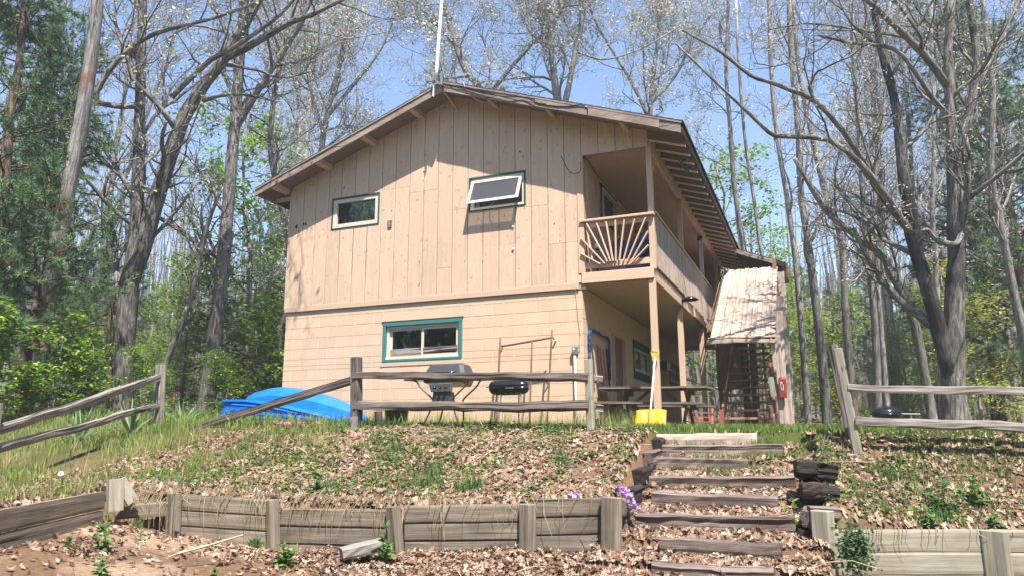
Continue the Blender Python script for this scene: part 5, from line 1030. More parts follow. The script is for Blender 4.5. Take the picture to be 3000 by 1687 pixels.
def buds(mb, Q, rng, per, size, pal, jitter=.05):
    n = Q.shape[0]*per; par = np.repeat(np.arange(Q.shape[0]), per); t = rng.rand(n)**.7; p, _, _ = interp_path(Q, np.zeros(Q.shape[:2]), par, np.clip(t, 0, .999))
    green_leaves(mb, p+rng.randn(n, 3)*jitter, rng, size, pal, 1.0)
BUD = [(.52, .50, .36), (.58, .56, .44), (.44, .46, .26), (.62, .58, .50), (.50, .44, .36)]
BUDL = [(.62, .62, .48), (.55, .58, .32), (.46, .52, .20), (.70, .68, .58)]
def limb(pts, wid, dep, k=12, root=False):         # picture path (points 2576 wide) + widths -> branch in space
    dep = np.interp(np.linspace(0, 1, len(pts)), np.linspace(0, 1, np.size(dep)), np.atleast_1d(dep)) if np.size(dep) > 1 else np.full(len(pts), float(dep))
    P = np.array([at(u, v, d) for (u, v), d in zip(pts, dep)]); R0 = np.array([w_*3000/2576/FPX*d/2 for w_, d in zip(wid, dep)])
    if root:
        b = P[0].copy(); b[2] = hz(b[0], b[1])-.15
        if b[2] < P[0][2]-.05: P = np.vstack([b, P]); R0 = np.concatenate([[R0[0]*1.12], R0])
        else: P[0][2] = b[2]
    S = smooth_path(P, k); Rr = np.interp(np.linspace(0, 1, k), np.linspace(0, 1, len(R0)), R0); return S[None], Rr[None]
def big_tree(name, label, limbs, bark, seed, per=(9, 7, 6, 4), L=(3.2, 1.7, .9, .45), budper=1, budsize=.05, pal=BUD, up=.12, group=None, twigs=True, keep=None, t0=.25, bark2=None, cat='tree', leafmat='leaf', ang=(30, 62)):
    rng = np.random.RandomState(seed); base = limbs[0][0][0, 0]; tr = thing(name, label, cat, tuple(base), group)
    def rs(p, r, k=18): return smooth_path(p[0], k), np.interp(np.linspace(0, 1, k), np.linspace(0, 1, r.shape[1]), r[0])
    q = [rs(p, r) for p, r in limbs]; Ps = np.stack([a for a, b in q]); Rs = np.stack([b for a, b in q])
    m = MB(); tubes(m, Ps[:1], Rs[:1], 12); 
    # flared, knobbly trunk
    m.v[0] = m.v[0]+rng.randn(*m.v[0].shape)*Rs[0].max()*.035
    m.build('trunk', M[bark], tr, True)
    for li, (p, r) in enumerate(zip(Ps[1:], Rs[1:])):
        m = MB(); tubes(m, p[None], r[None], 9); m.v[0] = m.v[0]+rng.randn(*m.v[0].shape)*r.max()*.05; o = m.build('limb', M['charred'] if bark == 'barkburnt' and li == 0 else M[bark2 or bark], tr, True)
        if bark == 'barkburnt' and li == 0: o['label'] = 'charred black left stem of the oak'
    P, R_ = Ps, Rs; m = MB(); last = None
    for lv, (n, ln) in enumerate(zip(per, L)):
        K = (8, 6, 5, 3, 3)[lv]; P, R_ = sprout(P, R_, n, ln, rng, K, ang, t0 if lv == 0 else .2, 1, (.42, .6, .6, .6)[lv], up*(1 if lv < 2 else .6), .17 if lv < 2 else .24, .45, .4, (.012, .006, .0045, .0035)[lv])
        if lv == 0:
            ll = np.linalg.norm(Ps[:, -1]-Ps[:, 0], axis=1); kp = rng.rand(len(P)) < np.repeat(np.clip(ll/(ll.max()*.6), .25, 1), n); P, R_ = P[kp], R_[kp]
        P, R_ = visible_only(P, R_); k = clear_house(P); P, R_ = P[k], R_[k]
        if len(P) == 0: break
        tubes(m, P, R_, (6, 5, 3, 3)[lv]); last = P
    if m.n: m.build('branches', M[bark2 or bark], tr, True)['kind'] = 'stuff'
    if last is not None and budper: m = MB(); buds(m, last, rng, budper, budsize, pal); m.build('leaf_buds', M[leafmat], tr)['kind'] = 'stuff'
    return tr
LB = 'barkdark'
# left of the house
big_tree('dead_pine_tree', 'bare leaning pale trunk stripped of bark at far left', [limb([(88, 1050), (110, 840), (148, 600), (186, 400), (216, 230), (240, 60), (250, -90)], [40, 39, 37, 36, 33, 29, 26], 13.0, 16, True)], 'barkdead', 21, per=(3,), L=(1.0,), budper=0)
big_tree('oak_tree', 'dark forked oak trunk rising left of the house', [limb([(308, 1035), (312, 900), (322, 740), (336, 640), (346, 500), (352, 300), (356, 120), (362, -90)], [50, 46, 48, 34, 30, 26, 23, 20], 16, 18, True),
    limb([(322, 720), (362, 610), (402, 470), (448, 330), (486, 255), (548, 170), (616, 62), (690, -80)], [48, 42, 38, 33, 31, 27, 24, 18], 16, 16), limb([(560, 150), (640, 110), (720, 62), (800, 30), (900, -20)], [22, 18, 15, 12, 8], (16, 15), 9),
    limb([(360, 264), (300, 268), (210, 256), (120, 262), (40, 240)], [18, 15, 13, 10, 7], (16, 14.5), 8), limb([(432, 245), (520, 160), (590, 118), (700, 42), (760, -30)], [15, 13, 11, 9, 7], (15.5, 15), 9),
    limb([(235, 250), (280, 170), (360, 100), (440, 70), (560, 40), (680, -10)], [14, 13, 12, 10, 8, 6], 14.5, 9)], 'barkdark', 22, (7, 6, 5, 4), (3.4, 1.8, .95, .5), 1, .06, BUDL)
big_tree('oak_tree', 'tall straight oak between the forked oak and the house', [limb([(520, 1015), (534, 900), (558, 700), (575, 500), (590, 320), (606, 120), (618, -80)], [46, 40, 34, 30, 27, 22, 18], 17.5, 16, True), limb([(588, 330), (650, 225), (700, 150), (748, 70), (800, -40)], [20, 18, 16, 13, 10], 17.5, 9), limb([(604, 160), (560, 60), (520, -40)], [14, 12, 9], 17.5, 6)], 'bark', 23, (8, 6, 5, 4), (3.4, 1.8, .9, .45), 1, .055, BUD)
big_tree('oak_tree', 'slim leaning grey tree close to the left house corner', [limb([(690, 985), (700, 860), (722, 760), (730, 640), (700, 480), (680, 380), (690, 240), (720, 100), (760, -60)], [18, 17, 16, 15, 14, 13, 12, 10, 8], 19, 14, True)], 'bark', 24, (14, 6, 5, 4), (2.6, 1.3, .7, .4), 2, .05, BUD)
big_tree('oak_tree', 'thin dark sapling leaning right beside the tall oak', [limb([(395, 1010), (430, 880), (470, 780), (500, 660), (524, 560), (560, 470)], [13, 15, 14, 12, 10, 7], 15, 10, True)], 'barkdark', 25, (8, 5, 4), (1.4, .8, .45), 2, .06, GREENY)
# behind the roof
big_tree('oak_tree', 'bare tree behind the roof peak, right of the mast', [limb([(1225, 320), (1165, 170), (1130, 60), (1100, -60)], [16, 14, 12, 10], 27, 10, True), limb([(1215, 260), (1270, 190), (1330, 120), (1390, 60), (1440, -20)], [12, 11, 9, 8, 6], 27, 8)], 'barkdark', 26, (11, 7, 6, 4), (3.6, 1.9, 1.0, .5), 2, .07, BUD)
big_tree('oak_tree', 'bare forked tree behind the middle of the right roof slope', [limb([(1412, 360), (1400, 240), (1388, 140), (1378, 60), (1370, -60)], [22, 20, 16, 13, 10], 27, 10, True), limb([(1420, 270), (1436, 190), (1452, 110), (1466, 40), (1480, -60)], [16, 15, 14, 12, 9], 27, 8), limb([(1450, 130), (1520, 150), (1620, 120), (1720, 60)], [6, 5, 4, 3], 27, 7)], 'bark', 27, (11, 7, 6, 4), (3.4, 1.8, 1.0, .5), 2, .07, BUD)
big_tree('oak_tree', 'bare spreading tree behind the right end of the roof ridge', [limb([(1640, 400), (1636, 300), (1642, 200), (1655, 100), (1665, -40)], [15, 13, 11, 9, 7], 28, 10, True), limb([(1632, 300), (1600, 230), (1560, 160), (1500, 60), (1470, -20)], [10, 9, 7, 6, 4], 28, 8), limb([(1638, 260), (1700, 190), (1740, 110), (1800, 20)], [9, 8, 7, 5], 28, 8)], 'bark', 28, (10, 7, 6, 4), (3.2, 1.7, .9, .45), 2, .07, BUD)
big_tree('oak_tree', 'bare twiggy tree over the left roof slope', [limb([(800, 470), (822, 300), (850, 180), (880, 60), (900, -60)], [16, 14, 12, 10, 8], 26, 10, True), limb([(826, 290), (900, 200), (960, 120), (1000, 20)], [10, 9, 7, 5], 26, 8), limb([(815, 340), (780, 220), (770, 120), (760, -30)], [10, 9, 7, 5], 26, 8)], 'bark', 29, (11, 7, 6, 4), (3.2, 1.7, .9, .45), 2, .07, BUD)
# right of the house
big_tree('oak_tree', 'large forked oak with a charred left stem in the right yard', [limb([(2402, 1058), (2400, 980), (2398, 900), (2402, 782), (2404, 682), (2406, 600), (2402, 500), (2398, 430), (2394, 320), (2390, 234), (2384, 170), (2388, 80), (2400, -60)], [66, 60, 52, 46, 43, 41, 38, 30, 27, 25, 23, 20, 16], 14.5, 24, True),
    limb([(2404, 1015), (2388, 930), (2368, 855), (2348, 770), (2314, 665), (2291, 566), (2280, 480), (2268, 400), (2262, 320), (2250, 250), (2228, 170), (2206, 80), (2190, -40)], [40, 42, 40, 38, 36, 34, 31, 27, 24, 22, 19, 16, 11], (14.5, 14.3), 22),
    limb([(2296, 590), (2264, 550), (2237, 505), (2218, 480), (2170, 417), (2103, 361), (2040, 345), (1952, 344), (1918, 317), (1818, 224), (1700, 110)], [21, 20, 19, 18, 16, 14, 13, 11, 9, 7, 3], (14.4, 13), 20),
    limb([(2190, 440), (2135, 350), (2058, 260), (1985, 225), (1930, 205), (1885, 190), (1818, 134), (1717, 77)], [15, 14, 13, 12, 10, 9, 7, 3], (14.2, 13), 16),
    limb([(2404, 470), (2420, 360), (2444, 267), (2457, 167), (2451, 84), (2430, -40)], [28, 25, 22, 20, 18, 14], 14.7, 12), limb([(2452, 230), (2475, 187), (2518, 100), (2565, 0), (2590, -50)], [14, 13, 12, 10, 8], 14.7, 8),
    limb([(2380, 214), (2335, 150), (2285, 97), (2235, 50), (2180, 0), (2120, -50)], [20, 19, 17, 15, 13, 9], (14.5, 13.5), 10), limb([(2396, 300), (2340, 240), (2260, 130), (2150, 110), (2060, 90)], [13, 12, 10, 9, 6], (14.5, 13.5), 9),
    limb([(2418, 590), (2408, 612), (2385, 614), (2351, 600), (2334, 578), (2322, 582)], [14, 16, 15, 12, 10, 6], (14.3, 14.0), 10)], 'barkburnt', 31, (6, 5, 5, 4), (3.0, 1.7, .9, .45), 1, .04, BUD)
rt = [('slender grey tree nearest the stair roof on its right', [(2032, 1045), (2022, 900), (2012, 780), (2002, 659), (1988, 560), (1978, 484), (1960, 380), (1940, 200), (1935, 0), (1930, -60)], 17, 19, 'barkpale'),
      ('dark-barked tree second right of the stair roof', [(2080, 1042), (2068, 900), (2056, 795), (2042, 680), (2030, 590), (2014, 484), (2010, 330), (1990, 150), (1985, -60)], 24, 18, 'bark'),
      ('tree leaning behind the one beside the fence post', [(2150, 1035), (2136, 900), (2126, 780), (2122, 660), (2108, 570), (2076, 484), (2040, 330), (2010, 180), (1990, -40)], 20, 21, 'bark'),
      ('straight pale-brown tree just right of the fence post', [(2210, 1038), (2205, 900), (2198, 780), (2184, 640), (2172, 520), (2165, 380), (2150, 200), (2140, -60)], 19, 18.5, 'bark'),
      ('pale twin trunk touching the straight tree by the fence post', [(2232, 1038), (2222, 900), (2212, 780), (2206, 640), (2200, 500), (2215, 350), (2230, 180), (2240, -60)], 15, 19, 'barkpale'),
      ('crooked tree arching left in front of the big forked oak', [(2345, 1045), (2322, 920), (2306, 834), (2278, 750), (2240, 690), (2225, 650), (2170, 605), (2110, 560), (2070, 520), (2040, 470), (2000, 400)], 24, 16, 'bark'),
      ('smooth pale trunk seen between the two stems of the big oak', [(2372, 1020), (2364, 860), (2358, 760), (2354, 640), (2344, 520), (2350, 400), (2345, 200), (2340, -60)], 17, 20, 'barkpale'),
      ('gnarled grey tree at the right edge beyond the fence', [(2596, 1040), (2580, 880), (2562, 790), (2546, 718), (2526, 610), (2508, 520), (2490, 420), (2500, 260), (2480, 100), (2470, -50)], 24, 17, 'bark'),
      ('thin leaning grey tree close behind the stair enclosure', [(1994, 1045), (1984, 950), (1965, 840), (1945, 740), (1915, 640), (1900, 520), (1880, 400), (1862, 220), (1850, -20)], 13, 20, 'barkpale'),
      ('thin dark tree rising right behind the eave corner', [(1880, 700), (1860, 560), (1846, 460), (1836, 300), (1826, 180), (1832, 40), (1828, -60)], 14, 20, 'bark')]
for i, (lb, pts, w_, dp, bk) in enumerate(rt):
    big_tree('young_tree', lb, [limb(pts, list(np.linspace(w_, w_*.5, len(pts))), dp, 16, True)], bk, 40+i, (7, 5, 4, 3), (2.6, 1.25, .65, .35), 2, .05, BUD, .14, t0=.38)

# ------------------------------------------------------------------ woods: trees of a few kinds, each copied to its own place
def copy_tree(o, loc, rz, sc, label, group, parent=None):
    c = o.copy(); COL.objects.link(c); c.parent = parent
    if parent is None:
        c.location = loc; c.rotation_euler = (0, 0, rz); c.scale = (sc, sc, sc); c['label'] = label
        if group: c['group'] = group
    for ch in o.children: copy_tree(ch, None, 0, 1, None, None, c)
    return c
def bare_kind(seed, H, r0, bark, fork=False, cat='tree'):
    rng = np.random.RandomState(seed); K = 14; t = np.linspace(0, 1, K)
    tr = thing('bare_tree', 'x', cat)
    P = np.stack([np.cumsum(rng.randn(K)*.10)*t, np.cumsum(rng.randn(K)*.10)*t, t*H-.3], 1)[None]; R_ = (r0*(1-.72*t))[None]; R_[0, 0] *= 1.25
    if fork:
        a = rng.rand()*2*PI; s = 5; Q = P.copy(); base = P[0, s]; tt = np.linspace(0, 1, K); Q[0] = base+np.stack([np.cos(a)*tt*2.6+rng.randn(K)*.05, np.sin(a)*tt*2.6+rng.randn(K)*.05, tt*(H*.58)], 1); P = np.concatenate([P, Q]); R_ = np.concatenate([R_, (R_[0, s]*.75*(1-.7*tt))[None]])
    m = MB(); tubes(m, P, R_, 8); m.build('trunk', M[bark], tr, True)
    m = MB(); p, r = P, R_
    for lv, (n, ln, K2, sd, rm) in enumerate(((13 if not fork else 8, 3.8, 6, 5, .012), (6, 2.1, 5, 4, .008), (5, 1.15, 4, 3, .006), (3, .6, 3, 3, .005))):
        p, r = sprout(p, r, n, ln, rng, K2, (28, 55), .38 if lv == 0 else .2, 1, (.40, .6, .6, .6)[lv], .16 if lv < 2 else .08, .14 if lv < 2 else .22, .45, .4, rm); tubes(m, p, r, sd)
    m.build('branches', M[bark], tr, True)
    m = MB(); buds(m, p, rng, 1, .065, BUD if seed % 2 else BUDL, .08); m.build('leaf_buds', M['leaf'], tr)['kind'] = 'stuff'; return tr
def maple_kind(seed, H, pal, dens=1.0, size=.10):
    rng = np.random.RandomState(seed); K = 10; t = np.linspace(0, 1, K); tr = thing('maple_sapling', 'x', 'tree')
    P = np.stack([np.cumsum(rng.randn(K)*.12)*t, np.cumsum(rng.randn(K)*.12)*t, t*H-.2], 1)[None]; R_ = (.012*H*(1-.8*t)+.006)[None]
    m = MB(); tubes(m, P, R_, 6); m.build('trunk', M['bark'], tr, True); m = MB(); f = MB()
    p, r = sprout(P, R_, 24, H*.36, rng, 6, (55, 85), .12, .97, .4, .03, .12, .55, .3, .006); tubes(m, p, r, 4)
    p, r = sprout(p, r, 9, H*.15, rng, 4, (35, 70), .15, 1, .5, .0, .12, .4, .4, .004); tubes(m, p, r, 3); m.build('branches', M['bark'], tr, True)
    n = int(26*dens); N_ = len(p)*n; par = np.repeat(np.arange(len(p)), n); q, _, _ = interp_path(p, r, par, np.clip(rng.rand(N_), 0, .99)); j = rng.randn(N_, 3)*np.array([.13, .13, .045])
    green_leaves(f, q+j, rng, size, pal, .35, .1, .42); f.build('crown', M['leaf'], tr)['kind'] = 'stuff'; return tr
def pine_kind(seed, H, pal, spread=.24, low=.12, clump=1.0):
    rng = np.random.RandomState(seed); tr = thing('white_pine', 'x', 'tree'); K = 10; t = np.linspace(0, 1, K)
    P = np.stack([rng.randn(K)*.05, rng.randn(K)*.05, t*H-.2], 1)[None]; R_ = (.014*H*(1-.9*t)+.01)[None]
    m = MB(); tubes(m, P, R_, 8); m.build('trunk', M['pinebark'], tr, True)
    p, r = sprout(P, R_, int(H*6), H*spread, rng, 7, (62, 88), low, .99, .28, .05, .07, .78, .3, .008, .35); m = MB(); tubes(m, p, r, 4)
    p2, r2 = sprout(p, r, 9, H*spread*.36, rng, 4, (35, 65), .22, 1, .5, .05, .1, .5, .4, .004); tubes(m, p2, r2, 3); m.build('branches', M['pinebark'], tr, True)
    # bundles of long needles fanned round the twigs
    n = int(11*clump); N_ = len(p2)*n; par = np.repeat(np.arange(len(p2)), n); q, _, d = interp_path(p2, r2, par, np.clip(.15+.85*rng.rand(N_), 0, .99)); nb = 13
    q = np.repeat(q, nb, 0); d = np.repeat(d, nb, 0); dd = unit(d*.45+rng.randn(len(q), 3)*.9+np.array([0, 0, .15])); L = .135*(.6+.7*rng.rand(len(q)))[:, None]; s = unit(np.cross(dd, rng.randn(len(q), 3)))*.0055*H/9
    V = np.stack([q-s, q+s, q+dd*L], 1); c = np.asarray(pal)[rng.randint(0, len(pal), len(par))]*(.6+.8*rng.rand(len(par), 1)); c = np.repeat(c, nb*3, 0)
    f = MB(); f.add(V.reshape(-1, 3), np.arange(len(q)*3).reshape(-1, 3), None, c); f.build('needles', M['needle'], tr)['kind'] = 'stuff'; return tr
PINE = [(.10, .18, .08), (.14, .24, .09), (.06, .12, .06), (.19, .29, .11)]
PINEB = [(.12, .21, .11), (.16, .26, .12), (.08, .15, .09)]
SPRING = [(.19, .32, .04), (.25, .38, .05), (.14, .25, .035), (.30, .40, .07), (.10, .19, .03)]
SPRINGD = [(.17, .28, .05), (.22, .34, .06), (.12, .21, .045), (.30, .40, .08)]
YEL = [(.34, .38, .05), (.28, .35, .045), (.40, .40, .08)]
bare = [bare_kind(51, 19, .17, 'bark'), bare_kind(52, 21, .20, 'barkpale', True), bare_kind(53, 17, .13, 'bark'), bare_kind(54, 20, .18, 'barkdark', True), bare_kind(55, 18, .12, 'barkpale')]
maples = [maple_kind(61, 5.5, SPRING, .9), maple_kind(62, 7.5, SPRINGD, .9, .11), maple_kind(63, 3.2, SPRING, .7, .085), maple_kind(64, 4.5, YEL, .6, .08), maple_kind(65, 3.6, SPRING, .42, .135)]
pines = [pine_kind(71, 11, PINE), pine_kind(72, 14, PINEB, .22, .15), pine_kind(73, 7.5, PINE, .28, .05)]
protos = bare+maples+pines; used = set()
def plant(o, x, y, sc, label, group=None, rz=None, cat=None, zoff=0):
    z = hz(x, y)+zoff; rz = random.uniform(0, 2*PI) if rz is None else rz
    c = copy_tree(o, (x, y, z), rz, sc, label, group)
    if cat: c['category'] = cat
    return c
def polar(u, dep):      # a spot on the ground under picture column u at a given distance
    p = at(u, 1100, dep); return p[0], p[1]
def inhouse(x, y, r=1.2): return -r < x < 9.2+r and -r < y < 10.6+r
rngw = random.Random(5)
# pines, each with its own label
for (u, dep, k, sc, lb) in ((-90, 12.3, 0, .92, 'dense dark pine filling the left edge behind the pale dead trunk'), (60, 19, 1, .8, 'tall soft-needled pine behind the pale dead trunk'), (-160, 16, 0, 1.2, 'tall dark pine at the extreme left, cut by the frame'),
    (250, 19, 2, .8, 'bushy pine between the dead trunk and the forked oak'), (40, 12.2, 2, .62, 'young pine low behind the leaves at far left'), (190, 24, 0, .55, 'pine standing back left of the forked oak'), (430, 27, 0, .5, 'pine seen through the gap right of the forked oak'),
    (1230, 34, 0, 1.50, 'yellow-green pine top showing above the roof right of the mast'), (1330, 38, 1, 1.15, 'pine crown half hidden behind the roof slope'), (2520, 24, 1, 1.15, 'tall pine at the upper right edge behind the gnarled tree'), (2620, 21, 0, 1.2, 'big dark pine cut by the right edge of the frame'),
    (2230, 32, 0, .7, 'blue-green pine in the middle of the right woods'), (2040, 36, 2, 1.0, 'small pine between the trunks near the stair roof'), (2430, 34, 2, 1.0, 'pine behind the big charred oak'), (2130, 42, 0, .7, 'distant pine left of the fence post'), (2330, 45, 1, .6, 'distant pine behind the twin trunks'), (620, 36, 0, .95, 'distant pine behind the leafy maples left of the house')):
    x, y = polar(u, dep); plant(pines[k], x, y, sc, lb)
# leafy saplings
for (u, dep, k, sc, lb) in ((600, 21, 1, 1.25, 'tall leafy maple rising beside the left eave'), (690, 24, 1, .9, 'leafy maple tucked behind the left house corner'), (520, 19, 0, .8, 'bright green maple sapling in front of the straight oak'), (640, 17.5, 4, .75, 'low leafy maple just left of the blue boats'),
    (450, 20, 1, .6, 'maple between the forked oak and the straight oak'), (120, 11.8, 4, .50, 'yellow-green leafed sapling in front of the dead trunk'), (10, 11.2, 4, .52, 'bright leafy bush at the left edge above the fence rails'), (230, 12.6, 4, .45, 'light green sapling right of the dead trunk'),
    (380, 14, 2, .5, 'small green shrub beside the left fence post'), (560, 15.5, 2, .5, 'small leafy shrub behind the grass left of the boats'), (300, 22, 0, .7, 'leafy maple behind the forked oak trunk'), (720, 19, 2, 1.1, 'leafy sapling crowding the left house corner'),
    (1850, 24, 1, 1.25, 'bright leafy maple rising right behind the eave'), (1930, 27, 1, 1.0, 'leafy maple above the stair roof'), (1960, 30, 0, 1.1, 'yellow-green maple behind the stair enclosure'), (2120, 23, 0, .8, 'spreading maple sapling left of the fence post'), (2080, 27, 3, 1.2, 'thin bright maple between the grey trunks'),
    (2480, 20, 3, 1.05, 'yellow leafed sapling between the big oak and the right edge'), (2570, 23, 0, 1.0, 'leafy maple under the pine at the right edge'), (2290, 26, 0, .8, 'small maple behind the right fence'), (1815, 19, 2, .9, 'leafy shrub seen under the porch beyond the posts'), (2440, 30, 1, .8, 'maple standing back behind the big oak')):
    x, y = polar(u, dep)
    if inhouse(x, y, .2): continue
    plant(maples[k], x, y, sc, lb)
G1 = 'slender bare trees in the woods left of the house'; G2 = 'slender bare trees in the woods behind the house'; G3 = 'slender bare trees in the woods right of the house'; G4 = 'leafy saplings deep in the woods left of the house'; G5 = 'leafy saplings deep in the woods right of the house'; G6='leafy saplings deep in the woods behind the house'
PLACES = [(60, 'at the extreme left edge'), (300, 'behind the pale dead trunk'), (420, 'behind the forked oak'), (600, 'behind the tall straight oak'), (760, 'beside the left house corner'), (1080, 'behind the left roof slope'), (1350, 'behind the roof peak'), (1700, 'behind the right roof slope'),
    (1880, 'behind the right eave'), (2000, 'behind the stair roof'), (2150, 'left of the right fence post'), (2290, 'behind the right fence rails'), (2460, 'behind the big charred oak'), (9999, 'at the extreme right edge')]
KINDN = {o.name: t for o, t in zip(protos, ['straight grey bare tree', 'pale forked bare tree', 'thin grey bare tree', 'dark forked bare tree', 'thin pale bare tree', 'bright leafy maple sapling', 'tall mid-green maple', 'small bright leafy shrub', 'yellow-leafed sapling', 'large-leafed sapling', 'tall dark pine', 'tall soft pine', 'young pine'])}
def far(n, kinds, u0, u1, d0, d1, s0, s1, lab, grp):
    c = 0; tries = 0
    while c < n and tries < 2000:
        tries += 1; u = rngw.uniform(u0, u1); d = rngw.uniform(d0**.5, d1**.5)**2; x, y = polar(u, d)
        if inhouse(x, y): continue
        k = rngw.choice(kinds); where = next(t for lim, t in PLACES if u < lim); deep = 'near the yard' if d < d0+(d1-d0)*.33 else ('midway back' if d < d0+(d1-d0)*.66 else 'deep in the woods')
        plant(k, x, y, rngw.uniform(s0, s1), f'{KINDN[k.name]} {deep} {where}', grp, rngw.uniform(0, 6.28)); c += 1
far(11, bare, -150, 720, 20, 55, .8, 1.1, 'slender bare tree in the woods left of the house', G1)
far(13, bare, 720, 1850, 28, 60, .8, 1.05, 'slender bare tree in the woods behind the house', G2)
far(17, bare, 1900, 2800, 22, 60, .75, 1.05, 'slender bare tree in the woods right of the house', G3)
far(14, maples[:4]+pines[2:], -150, 700, 24, 50, .45, .85, 'leafy sapling deep in the woods left of the house', G4)
far(20, maples[:4]+pines[2:], 1900, 2800, 27, 55, .45, .85, 'leafy sapling deep in the woods right of the house', G5)
far(8, maples[:4], 760, 1850, 26, 40, .8, 1.1, 'leafy sapling deep in the woods behind the house', G6)
def deltree(o):
    for ch in list(o.children): deltree(ch)
    bpy.data.objects.remove(o)
for o in protos: deltree(o)
# the far wood that reads as one mass: brush, leaves and stems up a rising slope
def far_wood():
    rng = np.random.RandomState(77); m = MB(); n = 42000; az = np.radians(-62+84*rng.rand(n)); d = 48+34*rng.rand(n); x = CAM[0]+np.sin(az)*d; y = CAM[1]+np.cos(az)*d
    top = 2.0+6.0*fbm(az*14, d*.05, 90); z = height(x, y)+top*rng.rand(n)**1.25; nn = fbm(az*40, z*.4, 91); k = nn > .46; x, y, z = x[k], y[k], z[k]
    green_leaves(m, np.stack([x, y, z], 1), rng, .42, SPRINGD+PINEB+PINE+[(.3, .28, .22), (.34, .32, .26)], 1.2)
    n = 5200; az = np.radians(-62+84*rng.rand(n)); d = 45+38*rng.rand(n); x = CAM[0]+np.sin(az)*d; y = CAM[1]+np.cos(az)*d; z = height(x, y); h = 4+10*rng.rand(n); l = rng.randn(n, 2)*.9
    P = np.stack([np.stack([x+l[:, 0]*t, y+l[:, 1]*t, z+h*t-.2], 1) for t in (0, .5, 1)], 1); R_ = (.05+.09*rng.rand(n))[:, None]*np.array([1, .7, .3])[None]; tubes(m, P, R_, 3, np.array([.34, .31, .275]))
    tag(m.build('far_woods', M['leaf']), 'distant tangle of brush, stems and young leaves closing off the woods', None, None, 'stuff')
    m = MB(); n = 15000; x = -26+52*rng.rand(n); y = 10+34*rng.rand(n); k = seen(x, y, height(x, y), .2, .3) & (fbm(x*.35, y*.35, 93) > .50) & ~((x > -1) & (x < 9.5) & (y < 11)); x, y = x[k], y[k]
    k2 = rng.rand(len(x)) < .9; z = height(x, y)+.6*rng.rand(len(x))**1.5
    green_leaves(m, np.stack([x, y, z], 1), rng, .16, SPRING+SPRINGD+YEL, .7)
    tag(m.build('undergrowth', M['leaf']), 'low leafy undergrowth over the forest floor', None, None, 'stuff')
far_wood()

# ------------------------------------------------------------------ unseen woods behind the viewer, added to block low sky light
def blocker_wood():
    rng = np.random.RandomState(78); m = MB(); n = 60000; az = np.radians(20+275*rng.rand(n)); d = 17+17*rng.rand(n); x = CAM[0]+np.sin(az)*d; y = CAM[1]+np.cos(az)*d
    top = 7+8*fbm(az*5, d*.08, 95); z = height(x, y)+top*rng.rand(n)**.9; k = fbm(az*9+d*.4, z*.35, 96) > .30; k &= ~((y > -6) & (x > -9) & (x < 20)); x, y, z = x[k], y[k], z[k]
    green_leaves(m, np.stack([x, y, z], 1), rng, .55, PINE+PINEB+SPRINGD, 1.2)
    n = 420; az = np.radians(20+275*rng.rand(n)); d = 17+17*rng.rand(n); x = CAM[0]+np.sin(az)*d; y = CAM[1]+np.cos(az)*d; k = ~((y > -6) & (x > -9) & (x < 20)); x, y = x[k], y[k]; n = len(x); z = height(x, y); h = 10+7*rng.rand(n); l = rng.randn(n, 2)*.7
    P = np.stack([np.stack([x+l[:, 0]*t, y+l[:, 1]*t, z+h*t-.2], 1) for t in (0, .5, 1)], 1); tubes(m, P, (.10+.1*rng.rand(n))[:, None]*np.array([1, .7, .3])[None], 5, np.array([.15, .13, .11]))
    tag(m.build('blocker_woods', M['leaf']), 'unseen mass of trees behind the viewer, added to block low sky light', None, None, 'stuff')
blocker_wood()

